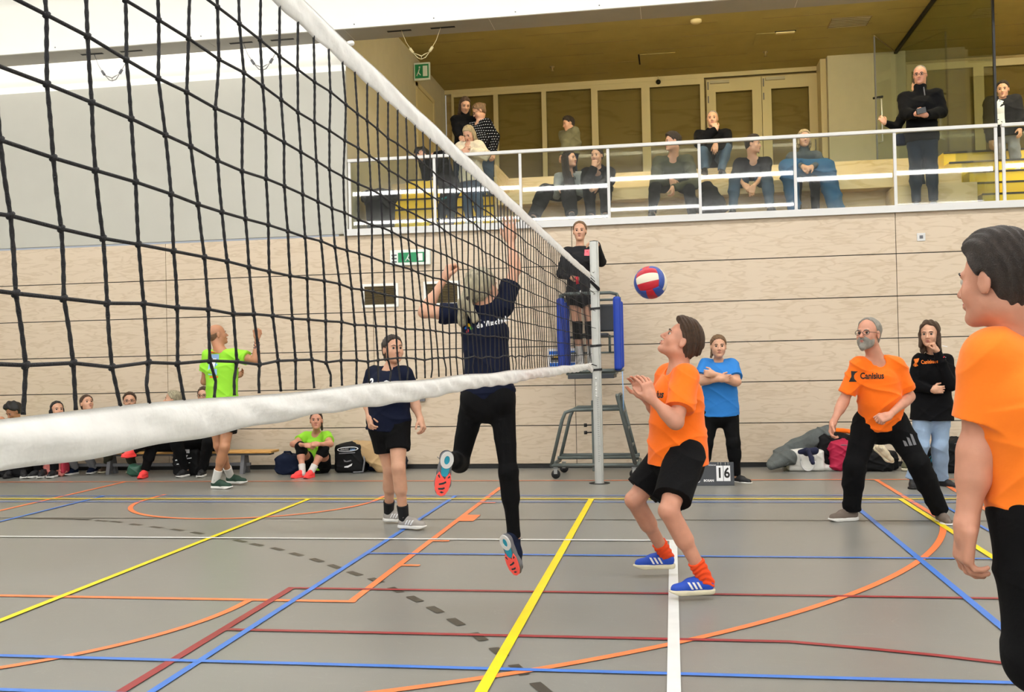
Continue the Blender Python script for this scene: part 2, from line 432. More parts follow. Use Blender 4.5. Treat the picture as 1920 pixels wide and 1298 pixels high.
# ---------------------------------------------------------------- people
BUILD = dict(hw=.165, hd=.115, ww=.145, wd=.105, cw=.16, cd=.12, arm=1.0, leg=1.0, belly=0.0, bust=0.0)
def hand_prims(w, d, n, thumb, curl=.35, spread=.1, size=1.0, rmin=.006, curls=None, tcurl=.3):
    """w wrist, d pointing from the wrist to the knuckles, n where the palm faces, thumb = side of the thumb"""
    w, d = A_(w), unit(d); n = A_(n); n = unit(n-(n@d)*d); s = np.cross(d, n); s = s if s@A_(thumb) > 0 else -s
    S = size; P = []
    P.append(cone(w, w+d*.03*S, .026*S, .026*S, k=.02))
    P.append(rbox(w+d*.052*S, (.041*S, .046*S, .0145*S), (s, d, n), rad=.013*S, k=.018))
    P.append(ell(w+d*.03*S+s*.026*S+n*.01*S, (.022*S, .034*S, .018*S), (s, d, n), k=.012))
    ln = (.070, .078, .073, .058); bs = (.030, .010, -.011, -.030)
    for i in range(4):
        c = curls[i] if curls else curl*(1+.12*i)
        p = w+d*(.092-.004*abs(i-1.2))*S+s*bs[i]*S; side = s*spread*(1.5-i)/1.5
        r = max(.0092*S*(1 if i < 3 else .88), rmin)
        ang = 0
        for j, fr in enumerate((.44, .31, .25)):
            ang += c*(1.15, 1.35, .9)[j]
            dd = unit(d*math.cos(ang)+n*math.sin(ang)+side*(1 if ang < .8 else .3)); q = p+dd*ln[i]*S*fr
            P.append(cone(p, q, r*(1-.07*j), r*(1-.07*(j+1)), k=.004)); p = q
    p = w+d*.028*S+s*.032*S+n*.006*S; d1 = unit(d*.62+s*.72+n*(.25+tcurl*.5)); q = p+d1*.036*S
    r = max(.0112*S, rmin); P.append(cone(p, q, r*1.15, r, k=.008)); d2 = unit(d*.85+s*(.45-tcurl)+n*(.2+tcurl)); p2 = q+d2*.046*S
    P.append(cone(q, p2, r, r*.85, k=.004))
    return P

def head_prims(hc, M, s=1.0, female=False, full=1.0):
    r, f, u = M
    T = lambda p: hc+s*(r*p[0]+f*p[1]+u*p[2])
    def E(c, rr, k=.02, op='add'): return ell(T(c), A_(rr)*s, M, k, op)
    def K(a, b, r1, r2, k=.012, op='add'): return cone(T(a), T(b), r1*s, r2*s, k, op)
    jw = .033 if female else .040
    P = [E((0, -.015, .035), (.077, .099, .086)), E((0, .025, -.03), (.062*full, .066, .085), .03),
         K((-jw*full, .0, -.062), (-.012, .066, -.094), .022, .017, .03), K((jw*full, .0, -.062), (.012, .066, -.094), .022, .017, .03),
         E((-.036*full, .058, -.028), (.026, .024, .03), .02), E((.036*full, .058, -.028), (.026, .024, .03), .02),
         K((-.036, .078, .021), (.036, .078, .021), .0105, .0105, .012),
         E((-.031, .100, .003), (.0165, .014, .0115), .012, 'sub'), E((.031, .100, .003), (.0165, .014, .0115), .012, 'sub'),
         K((0, .086, .010), (0, .110, -.029), .0075, .0115, .010), E((-.012, .099, -.034), (.009, .010, .007), .006), E((.012, .099, -.034), (.009, .010, .007), .006),
         E((0, .090, -.063), (.024, .010, .0105), .010), E((0, .101, -.0625), (.020, .006, .0018), .003, 'sub'),
         E((0, .079, -.097), (.019, .016, .016), .016)]
    for sg in (-1, 1):
        P += [ell(T((sg*.079, -.008, -.006)), A_((.008, .019, .031))*s, M, .008), ell(T((sg*.089, -.003, -.002)), A_((.005, .010, .017))*s, M, .005, 'sub')]
    return P, T

EYE = {}
def eye_mesh():
    if 'e' not in EYE:
        me = bpy.data.meshes.new('eye'); v = []; f = []; mi = []; n, m_ = 16, 10
        for i in range(m_+1):
            a = PI*i/m_
            for k in range(n): t = 2*PI*k/n; v.append((.0125*math.sin(a)*math.cos(t), .0125*math.cos(a), .0125*math.sin(a)*math.sin(t)))
        for i in range(m_):
            for k in range(n): f.append((i*n+k, i*n+(k+1) % n, (i+1)*n+(k+1) % n, (i+1)*n+k)); mi.append(1 if i < 3 else 0)
        me.from_pydata(v, [], f); me.materials.append(MATS['eye_white']); me.materials.append(MATS['eye_dark']); me.polygons.foreach_set('material_index', mi)
        me.polygons.foreach_set('use_smooth', [True]*len(f)); EYE['e'] = me
    return EYE['e']

def person(label, head, look, sh, el, wr, hip, kn, an, front, vx=.006, up=(0, 0, 1), skin='skin', size=1.0, b=None, hands=None, toes=None, shoes=None, sole_up=None,
           top=None, bottom=None, hair=None, group=None, female=False, full=1.0, glasses=False, brow='hair_dark', socks=None, face=True, hs=None, base=None, shoe_scale=1.0, spine=None, lips='lips', extra=None):
    V = lambda p: A_(tuple(p))
    hc = V(head); sh = [V(p) for p in sh]; el = [V(p) for p in el]; wr = [V(p) for p in wr]; hip = [V(p) for p in hip]; kn = [V(p) for p in kn]; an = [V(p) for p in an]
    B = dict(BUILD); B.update(b or {}); S = size; hs = hs or S
    base = V(base) if base is not None else A_(((an[0][0]+an[1][0])/2, (an[0][1]+an[1][1])/2, min(an[0][2], an[1][2])-.085*S))
    root = empty('person', tuple(base), label, 'person', group); root['kind'] = 'thing'
    mS, mH = (sh[0]+sh[1])/2, (hip[0]+hip[1])/2
    upt = unit(mS-mH); rS = unit(sh[1]-sh[0]); rS = unit(rS-(rS@upt)*upt); rH = unit(hip[1]-hip[0]); rH = unit(rH-(rH@upt)*upt)
    fw = np.cross(upt, rS); sg = 1 if fw@V(front) > 0 else -1; fw = fw*sg
    L = np.linalg.norm(mS-mH)
    f = unit(look); u0 = A_(up); u = unit(u0-(u0@f)*f); r = np.cross(f, u); M = (r, f, u)
    c = lambda t, o=0: mH+(mS-mH)*t+fw*o+(0 if spine is None else V(spine)*4*t*(1-t))
    half = np.linalg.norm(sh[1]-sh[0])/2
    rts = [rH, rH, unit(rH*.5+rS*.5), rS, rS]
    def torso(o, lo=-.12, drop=0.0, flare=0.0):  # sections from hem to shoulders
        secs = [(mH-upt*drop*S, B['hw']*S+o+flare, B['hd']*S+o+flare), (c(.06), B['hw']*S+o+flare*.6, B['hd']*S+o+flare*.6), (c(.4, B['belly']*.5*S), B['ww']*S+o, (B['wd']+B['belly']*.5)*S+o),
                (c(.74, (B['bust']*.4)*S), B['cw']*S+o, (B['cd']+B['bust']*.3)*S+o), (c(.94), half*.76+min(o, .02)*.4, .074*S+min(o, .02)*.6)]
        return secs
    # ---- body, one surface
    P, T = head_prims(hc, M, hs, female, full)
    nb = mS+upt*.032*S-fw*.012*S
    body = P
    nr = (.047 if female else .060)*S
    body.append(cone(nb, T((0, -.028, -.062)), nr*1.08, nr, k=.03))
    body.append(tube_e(torso(-.006), rts, k=.03))
    for i in (0, 1):
        a_ = B['arm']*S; sgn = (-1, 1)[i]
        body.append(cone(nb, sh[i]+upt*.012*S, .045*S, .045*S, k=.04))
        body.append(cone(sh[i], el[i], .054*a_, .040*a_, k=.03)); fa = wr[i]-el[i]
        body.append(ell((sh[i]*.55+el[i]*.45), (.048*a_, .048*a_, .10*a_), None, k=.03) if False else cone(sh[i]*.6+el[i]*.4, sh[i]*.45+el[i]*.55, .048*a_, .047*a_, k=.03))
        body.append(cone(el[i], wr[i], .040*a_, .0255*a_, k=.02)); body.append(cone(el[i]+fa*.12, el[i]+fa*.38, .042*a_, .038*a_, k=.03))
        h = (hands or [{}, {}])[i]; hd = h.get('d'); hd = unit(fa) if hd is None else unit(hd)
        tb = (mS+mH)/2-wr[i]; tb[2] *= .2
        body += hand_prims(wr[i], hd, h['n'] if 'n' in h else tb, h['t'] if 't' in h else fw, h.get('curl', .35), h.get('spread', .1), S*h.get('s', 1.0), vx*.85, h.get('curls'), h.get('tcurl', .3))
        l_ = B['leg']*S; sk = an[i]-kn[i]
        body.append(cone(hip[i], kn[i], .088*l_, .055*l_, k=.03)); body.append(cone(kn[i]+sk*.12, kn[i]+sk*.42, .052*l_, .055*l_, k=.03))
        body.append(cone(kn[i], an[i], .052*l_, .034*l_, k=.02)); body.append(sph(kn[i]+unit((kn[i]-hip[i])*.5-(an[i]-kn[i])*.5+fw*.02)*.012, .05*l_, k=.02))
        tv = unit((toes or [fw, fw])[i]); ft = an[i]+tv*.10*S-A_((0, 0, .045*S)) if sole_up is None or sole_up[i] is None else an[i]+tv*.10*S-unit(sole_up[i])*.045*S
        body.append(cone(an[i], ft, .034*S, .024*S, k=.02))
    ob = sdf_obj('body', body, vx, skin, root)
    # ---- face parts
    Mw = Matrix((tuple(r), tuple(f), tuple(u))).transposed().to_4x4(); Pw = parent_world(root)
    if face:
        for sgn in (-1, 1):
            e = bpy.data.objects.new('eye', eye_mesh()); C.objects.link(e); e.parent = root
            e.matrix_local = Matrix.Translation(Vector(T((sgn*.031, .0765, .003)))-Pw)@Mw@Matrix.Scale(hs, 4)
            if brow:
                bb = MB().tube([T((sgn*.014, .092, .022)), T((sgn*.032, .0925, .0265)), T((sgn*.049, .080, .021))], [.0028*hs, .0036*hs, .0018*hs], brow, n=6); bb.build('eyebrow', root)
        MB().tube([T((-.021, .0905, -.0585)), T((-.007, .0985, -.0565)), T((.007, .0985, -.0565)), T((.021, .0905, -.0585))], [.0015*hs, .004*hs, .004*hs, .0015*hs], lips, n=8).tube([T((-.020, .0905, -.0645)), T((0, .098, -.068)), T((.020, .0905, -.0645))], [.0015*hs, .005*hs, .0015*hs], lips, n=8).build('lips', root)
    if glasses:
        g = MB(); gm = 'frame_dark' if glasses is True else glasses
        for sgn in (-1, 1):
            ring = [T((sgn*.033+.024*math.cos(t), .103-.008*abs(math.cos(t))*(1 if math.cos(t)*sgn > 0 else -.2), .001+.017*math.sin(t))) for t in np.linspace(0, 2*PI, 16, endpoint=False)]
            g.tube(ring, .0022*hs, gm, n=5, closed=True); g.tube([T((sgn*.056, .096, .006)), T((sgn*.082, .04, .008)), T((sgn*.083, -.01, .004))], .002*hs, gm, n=5)
        g.tube([T((-.010, .104, .004)), T((0, .107, .006)), T((.010, .104, .004))], .002*hs, gm, n=5); g.build('glasses', root)
    # ---- hair
    if hair:
        st, hm = hair.get('style', 'short'), hair['m']; th = hair.get('th', .008); E = lambda cc, rr, k=.02, op='add': ell(T(cc), A_(rr)*hs, M, k, op)
        K = lambda a, b_, r1, r2, k=.02, op='add': cone(T(a), T(b_), r1*hs, r2*hs, k, op)
        def plane(p, n_, lim=None): return cutp(T(p), r*n_[0]+f*n_[1]+u*n_[2], k=.006)
        H = []
        cr = E((0, -.015, .037), (.078+th, .100+th, .087+th))
        hl = hair.get('line', (.062, .072)); tilt = hair.get('tilt', (.80, -.60))
        if st == 'short':
            H = [cr, E((0, -.055, -.028), (.062, .050, .055), .03), plane((0, hl[0], hl[1]), (0, *tilt)), plane((0, 0, -.062), (0, .25, -1)),
                 E((-.095, .0, -.004), (.028, .020, .034), .006, 'sub'), E((.095, .0, -.004), (.028, .020, .034), .006, 'sub')]
            if hair.get('top'): H.insert(1, E((0, .01, .085), (.07, .085, .045+hair['top']), .03))
        elif st == 'fringe':
            H = [cr, E((0, -.055, -.028), (.06, .048, .05), .03), plane((0, 0, .035), (0, -.25, 1)), plane((0, -.01, 0), (0, 1, 0)), plane((0, 0, -.06), (0, 0, -1))]
        else:
            H = [cr, E((0, -.05, -.02), (.070, .058, .065), .03), plane((0, hl[0], hl[1]), (0, *tilt)), ]
            if st in ('tied', 'pony', 'bun'): H += [plane((0, 0, -.062), (0, .3, -1)), E((-.095, .004, -.006), (.028, .02, .03), .006, 'sub'), E((.095, .004, -.006), (.028, .02, .03), .006, 'sub')]
            if st == 'pony': H += [K((0, -.11, .03), (0, -.15, -.02), .026, .03), K((0, -.15, -.02), (0, -.14, -.17), .03, .015)]
            if st == 'bun': H += [E((0, -.115, .05), (.035, .033, .035), .01)]
            if st == 'long':
                ln = hair.get('len', .22); wd = hair.get('w', .055)
                H += [K((-.062, -.03, -.02), (-.07, -.03, -ln), .035, .03, .03), K((.062, -.03, -.02), (.07, -.03, -ln), .035, .03, .03), K((0, -.07, -.03), (0, -.075, -ln), wd, wd*.8, .04), K((-.074, .01, .0), (-.076, .012, -ln*.7), .018, .018, .02), K((.074, .01, .0), (.076, .012, -ln*.7), .018, .018, .02)]
        for x in hair.get('extra', []):
            H.append(K(*x[1:]) if x[0] == 'K' else E(*x[1:]))
        sdf_obj('hair', H, min(vx, .006), hm, root, disp=ridges(hair.get('rough', .0022), hair.get('freq', 280)))
        if hair.get('beard'):
            bd = [E((0, .035, -.055), (.064, .066, .062)), K((-.03, .04, -.085), (0, .085, -.108), .022, .022, .02), K((.03, .04, -.085), (0, .085, -.108), .022, .022, .02), K((-.02, .098, -.046), (.02, .098, -.046), .008, .008, .008),
                  plane((0, .0, -.040), (0, -.35, 1)), plane((0, .0, 0), (0, -1, 0)), E((0, .105, -.064), (.017, .02, .0075), .004, 'sub')]
            sdf_obj('beard', bd, min(vx, .005), hair['beard'], root, disp=ridges(.0012, 170))
    res = dict(root=root, T=T, M=M, c=c, fw=fw, up=upt, r=rS, mS=mS, mH=mH, sh=sh, el=el, wr=wr, hip=hip, kn=kn, an=an, S=S, body=ob)
    # ---- top
    if top:
        o = top.get('o', .014); P2 = [tube_e(torso(o, drop=top.get('hem', .06), flare=top.get('flare', .004)), rts, k=.03, cap0=True)]
        for i in (0, 1):
            P2.append(cone(nb-upt*.012*S, sh[i]+upt*.004*S, .052*S+o*.5, .056*S+o*.4, k=.04))
            a_ = B['arm']*S; sl = top.get('sleeve', .6); lw = top.get('loose', .014)
            if sl <= 1: P2.append(cone(sh[i], sh[i]+(el[i]-sh[i])*sl, .056*a_+lw, (.056-.012*sl)*a_+lw*1.5, k=.035, cap='b'))
            else:
                P2 += [cone(sh[i], el[i], .056*a_+lw, .044*a_+lw, k=.035), cone(el[i], el[i]+(wr[i]-el[i])*min(sl-1, 1), .044*a_+lw, .028*a_+lw*.8, k=.02, cap='b')]
        if top.get('hood'): P2 += [ell(nb-fw*.05*S+upt*.03*S, (.10*S, .06*S, .06*S), (rS, fw, upt), k=.03)]
        if top.get('collar'): P2 += [cone(nb, nb+(T((0, -.028, -.062))-nb)*top['collar'], nr*1.08+.018, nr+.016, k=.02, cap='b')]
        nk = top.get('neck', 1.0); P2.append(cone(nb+upt*.0, T((0, 0, -.04)), nr*1.08*nk+.004, nr+.012, k=.008, op='sub') if not top.get('collar') else cone(T((0, -.02, -.08)), T((0, 0, -.02)), nr+.004, nr+.02, k=.008, op='sub'))
        if not top.get('collar'): P2.append(ell(nb+fw*.055*S+upt*.01*S, (.052*S*nk, .05*S, .045*S*nk), (rS, fw, upt), k=.01, op='sub'))
        for x in top.get('extra', []): P2.append(x)
        mm = top['m']; mf = None
        res['shirt'] = sdf_obj(top.get('name', 'shirt'), P2, vx*.9, mm, root, disp=wrinkle(top.get('wr', .005)*1.3, top.get('wf', 40), top.get('ph', 0.0)))
    if bottom:
        o = bottom.get('o', .012); ln = bottom.get('len', 2.0); P3 = []
        wt = bottom.get('waist', .16)
        P3.append(tube_e([(mH-upt*.05*S, B['hw']*S*.96+o, B['hd']*S+o), (mH+upt*.02*S, B['hw']*S+o*.8, B['hd']*S+o*.8), (mH+upt*wt*S, B['ww']*S+.004, B['wd']*S+.004)], [rH, rH, rH], k=.03, cap1=True))
        for i in (0, 1):
            l_ = B['leg']*S; lw = bottom.get('loose', .01); hp = hip[i]
            if ln <= 1: P3.append(cone(hp, hp+(kn[i]-hp)*ln, .09*l_+lw, (.09-.03*ln)*l_+lw*1.6, k=.03, cap='b'))
            else:
                e_ = kn[i]+(an[i]-kn[i])*min(ln-1, 1.0)*bottom.get('cuff', .97)
                P3 += [cone(hp, kn[i], .09*l_+lw, .056*l_+lw, k=.03), cone(kn[i], e_, .056*l_+lw, .04*l_+lw*bottom.get('flare', 1.0), k=.02, cap='b'),
                       cone(kn[i]+(an[i]-kn[i])*.1, kn[i]+(an[i]-kn[i])*.4, .054*l_+lw, .056*l_+lw, k=.03)]
            if bottom.get('seat'): P3.append(sph(hp-fw*.05*S-upt*.02, .085*l_+lw, k=.03))
        if ln > 1:
            for i in (0, 1): P3.append(sph(kn[i]+unit((kn[i]-hip[i])*.5-(an[i]-kn[i])*.5+fw*.02)*.010, .053*B['leg']*S+bottom.get('loose', .01), k=.03))
        for x in bottom.get('extra', []): P3.append(x)
        res['trousers'] = sdf_obj(bottom.get('name', 'trousers'), P3, vx, bottom['m'], root, disp=wrinkle(bottom.get('wr', .004)*1.3, 34, 1.3))
    for i in (0, 1):
        if socks:
            s_ = socks if isinstance(socks, dict) else dict(m=socks)
            hgt = s_.get('h', .12); ax = unit(kn[i]-an[i]); tv = unit((toes or [fw, fw])[i])
            bm_ = cone(an[i]+ax*hgt*S, an[i]-ax*.02, .034*B['leg']*S+.012+.02*hgt, .034*S+.008, k=.01); bm_ = [bm_, cone(an[i]+ax*(hgt-.0)*S, an[i]+ax*(hgt+.1)*S, .2, .2, k=.001, op='sub')]
            bm_ = [cone(an[i]-ax*.03, an[i]+ax*hgt*S, .036*S+.007, .037*B['leg']*S+.008+.03*hgt, k=.01, cap='b')]
            sdf_obj('sock', bm_, .005, s_['m'], root, disp=(lambda p: .0025*np.sin(p[:, 2]*190+6*np.sin(p[:, 0]*30))) if s_.get('wr', 0) else None)
        if shoes:
            tv = (toes or [fw, fw])[i]; su = (sole_up or [None, None])[i]
            put_shoe(root, an[i], tuple(tv), (0, 0, 1) if su is None else tuple(su), shoes, S*shoe_scale)
    if extra: extra(res)
    return res

# ---------------------------------------------------------------- printing on clothes and walls
def text_mesh(txt, size=1.0, shear=0.0, bold=0.0, sub=True):
    cu = bpy.data.curves.new('t', 'FONT'); cu.body = txt; cu.size = size; cu.align_x = 'CENTER'; cu.align_y = 'CENTER'; cu.shear = shear; cu.offset = bold
    cu.resolution_u = 3
    o = bpy.data.objects.new('t', cu); C.objects.link(o); dg = bpy.context.evaluated_depsgraph_get(); dg.update()
    me = bpy.data.meshes.new_from_object(o.evaluated_get(dg)); v = [tuple(p.co) for p in me.vertices]; f = [tuple(p.vertices) for p in me.polygons]
    bpy.data.objects.remove(o); bpy.data.meshes.remove(me); bpy.data.curves.remove(cu)
    return v, f
def print_on(name, target, shapes, centre, right, up, depth=.25, lift=.003, parent=None, origin_dir=None):
    """projects flat shapes [(verts2d, faces, material)] on the surface of target; each is finely cut first so it follows the cloth"""
    import bmesh
    me = target.data; tw = parent_world(target)
    bv = BVHTree.FromPolygons([v.co+tw for v in me.vertices], [p.vertices[:] for p in me.polygons])
    r = Vector(right).normalized(); u = Vector(up); u = (u-r*u.dot(r)).normalized(); n = r.cross(u)
    b = MB(); c0 = Vector(centre)
    for v, f, m in shapes:
        bm = bmesh.new(); vs = [bm.verts.new((p[0], p[1], 0)) for p in v]
        for q in f:
            try: bm.faces.new([vs[i] for i in q])
            except ValueError: pass
        bmesh.ops.triangulate(bm, faces=bm.faces[:])
        for _ in range(2):
            lng = [e for e in bm.edges if e.calc_length() > .02]
            if lng: bmesh.ops.subdivide_edges(bm, edges=lng, cuts=1)
        bmesh.ops.triangulate(bm, faces=bm.faces[:])
        bm.verts.index_update(); out = []
        for q in bm.verts:
            o = c0+r*q.co.x+u*q.co.y+n*depth; h = bv.ray_cast(o, -n, depth*2)
            out.append(tuple((h[0] if h[0] else c0+r*q.co.x+u*q.co.y)+n*lift))
        b.add(out, [tuple(v_.index for v_ in q.verts) for q in bm.faces], m); bm.free()
    return b.build(name, parent)
def rect2(x0, y0, x1, y1, m): return ([(x0, y0), (x1, y0), (x1, y1), (x0, y1)], [(0, 1, 2, 3)], m)
def poly2(p, m): return (p, [tuple(range(len(p)))], m)
def text2(t, size, m, x=0, y=0, shear=0.0, bold=0.0, sx=1.0, rot=0.0):
    v, f = text_mesh(t, size, shear, bold); c_, s_ = math.cos(rot), math.sin(rot)
    return ([(x+sx*p[0]*c_-p[1]*s_, y+sx*p[0]*s_+p[1]*c_) for p in v], f, m)
def flat(name, shapes, origin, right, up, parent=None, lift=0.0):
    """flat lettering at its place on a flat thing"""
    r = Vector(right).normalized(); u = Vector(up).normalized(); n = r.cross(u); o = Vector(origin)+n*lift; b = MB()
    for v, f, m in shapes: b.add([tuple(o+r*p[0]+u*p[1]) for p in v], f, m)
    return b.build(name, parent)
# ---------------------------------------------------------------- materials
mat('skin', 'cd9c80', .5, noise=.07, nscale=14, bump=.05, bscale=90, sss=.08)
mat('skin_tan', 'b5805f', .5, noise=.08, nscale=14, bump=.05, bscale=90, sss=.08)
mat('skin_red', 'c98f76', .5, noise=.10, nscale=12, bump=.06, bscale=90, sss=.08)
mat('skin_dark', 'a87355', .5, noise=.08, nscale=14, sss=.05)
mat('lips', 'a8605a', .45); mat('eye_white', 'bdb4aa', .3); mat('eye_dark', '2a2320', .2)
mat('hair_dark', '2e231c', .5, noise=.35, nscale=60, bump=.8, bscale=420); mat('hair_brown', '4b3626', .5, noise=.35, nscale=60, bump=.8, bscale=420)
mat('hair_black', '0d0b0b', .5, bump=.4, bscale=200); mat('hair_grey', '8a857c', .55, noise=.2, nscale=30, bump=.5, bscale=220)
mat('hair_blonde', 'a8946f', .45, noise=.38, nscale=26, bump=.6, bscale=200, stretch=(2.6, 2.6, .35)); mat('hair_lightbrown', '6d5238', .5, noise=.25, nscale=30, bump=.5, bscale=200)
mat('hair_ash', 'a39a80', .45, noise=.5, nscale=30, bump=.7, bscale=160, stretch=(2.6, 2.6, .3))
mat('orange', 'ff7414', .75, spec=.2, sheen=.15, bump=.12, bscale=45); mat('orange_bright', 'ff8020', .75, spec=.2, sheen=.15, bump=.12, bscale=40)
mat('green_neon', '97dd3c', .75, spec=.2, bump=.12, bscale=45); mat('navy', '081028', .8, spec=.2, bump=.15, bscale=40, noise=.12, nscale=9); mat('blue_tee', '2278c8', .8, bump=.1, bscale=40)
mat('black_cloth', '070709', .9, spec=.2, bump=.15, bscale=50); mat('black_wool', '09090c', .95, spec=.2, bump=.2, bscale=120); mat('charcoal', '232326', .9, spec=.2, bump=.2, bscale=60)
mat('jeans_light', '8fa6c2', .85, noise=.14, nscale=7, bump=.25, bscale=150); mat('jeans_blue', '35495f', .85, noise=.18, nscale=8, bump=.25, bscale=150); mat('jeans_dark', '1b2634', .85, spec=.2, noise=.2, nscale=8, bump=.25, bscale=150)
mat('olive', '4a4a3c', .9, spec=.2, bump=.15, bscale=60); mat('khaki', '6d6a50', .9, bump=.15, bscale=60); mat('grey_knit', '8b8d8a', .9, noise=.15, nscale=22, bump=.3, bscale=120); mat('grey_sweater', '4b5051', .9, bump=.3, bscale=120)
mat('cream_fleece', 'd8cbb0', .95, noise=.1, nscale=30, bump=.5, bscale=160); mat('teal', '0a7f86', .8); mat('blue_coat', '10507a', .85, bump=.2, bscale=40); mat('white_cloth', 'e4e2de', .85, bump=.2, bscale=60)
mat('grey_pants', '85868a', .9, bump=.2, bscale=80)
mat('orange_sock', 'f04a10', .85, bump=.35, bscale=120, stretch=(.3, .3, 4)); mat('black_sock', '0c0c0e', .9); mat('white_sock', 'd8d6d2', .9, bump=.2, bscale=150)
mat('blue_shoe', '1446b4', .6, bump=.15, bscale=200); mat('cream_rubber', 'd9d0b4', .5); mat('white_rubber', 'e6e4e0', .5); mat('black_rubber', '141416', .6); mat('lace', 'b8b8b8', .8)
mat('grey_shoe', 'a29c96', .75, bump=.2, bscale=220); mat('coral_shoe', 'ff4a4a', .6, bump=.1, bscale=200); mat('black_shoe', '17171a', .65); mat('green_shoe', '1c3c2e', .7); mat('brown_shoe', '4a3a2c', .7); mat('taupe_shoe', '6f6258', .75); mat('lace_dark', '26262c', .8); mat('lace_blue', '163c9a', .8)
mat('frame_dark', '2a1c18', .3); mat('frame_metal', '6a5a4c', .3, metal=.6)
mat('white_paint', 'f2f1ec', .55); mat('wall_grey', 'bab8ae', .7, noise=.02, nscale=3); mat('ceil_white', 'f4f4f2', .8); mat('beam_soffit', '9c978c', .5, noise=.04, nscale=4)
mat('plaster_beige', 'bfb69a', .8, noise=.03, nscale=5); mat('frame_cream', 'd2c394', .6); mat('gallery_ceiling', 'aa9c60', .7, noise=.06, nscale=3); mat('vent_brown', '82704a', .6)  # gallery_ceiling: yellow of dim bounced light put into a pale ceiling's colour
mat('rail_white', 'd9d8d6', .4); mat('black_trim', '0d0d0d', .5); mat('rubber_black', '101012', .7); mat('dark_slot', '0a0a0a', .8)
mat('alu', 'b9bab6', .38, metal=.35, noise=.05, nscale=10); mat('steel', 'a9abab', .3, metal=.9); mat('steel_bright', 'd8d8d4', .3, metal=.6)
mat('stand_green', '5a6260', .42, metal=.1, noise=.08, nscale=18); mat('pad_blue', '0d3aa6', .45, bump=.05, bscale=12); mat('seat_dark', '30343a', .5)
mat('net_cord', '0f0e13', .7, bump=.4, bscale=400); mat('net_tape', 'f4f3f0', .75, noise=.05, nscale=14, bump=.35, bscale=26)
mat('yellow_paint', 'f0cc06', .5); mat('sign_green', '1c8a58', .5); mat('sign_white', 'e9efe9', .5); mat('rust', '7a5230', .8)
mat('bag_black', '111113', .7, spec=.2, bump=.25, bscale=30); mat('bag_navy', '0e1830', .75, spec=.2, bump=.3, bscale=30); mat('bag_pink', 'd07a72', .7, bump=.3, bscale=40, noise=.2, nscale=14); mat('bag_red', 'a8283c', .7, bump=.2, bscale=40); mat('bag_magenta', 'b01040', .7, bump=.3, bscale=22)
mat('bag_white', 'e2e0da', .45, bump=.1, bscale=30); mat('coat_grey', '5d6261', .95, bump=.35, bscale=60, noise=.1, nscale=20); mat('fur_beige', 'b89a70', .95, bump=.6, bscale=120); mat('navy_cloth', '0c1436', .85)
mat('print_black', '120d0c', .7); mat('print_white', 'e8e8ea', .6); mat('print_orange', 'f07c1c', .7); mat('print_red', 'd82438', .6); mat('print_blue', '1c6ad0', .6); mat('print_green', '46a832', .6); mat('print_yellow', 'e0b020', .6); mat('print_pink', 'e86a78', .6); mat('print_grey', '6c6c70', .7); mat('print_lightblue', '8fb8e8', .6)
mat('phone_black', '0b0b0d', .25); mat('bottle_clear', 'c8d0d2', .1, spec=.6); mat('stair_edge', '2a2612', .7); mat('ink', '3b3a48', .6)
plywood('ply_wall', 'dac9b3', 'c6b298', 2.8); plywood('ply_gallery', 'd8c296', 'bfa572', 1.4); plywood('ply_window', 'b09a68', '9c8450', .8); plywood('bench_wood', 'd8a862', 'c28d48', 3)
glass('glass_rail', (.80, .86, .82)); glass('glass_wall', (.86, .90, .82), .6); glass('pane', (.88, .88, .8), .08)
mat('lamp_light', 'ffffff', .5, emis='fffefb', estr=LAMP_POWER)

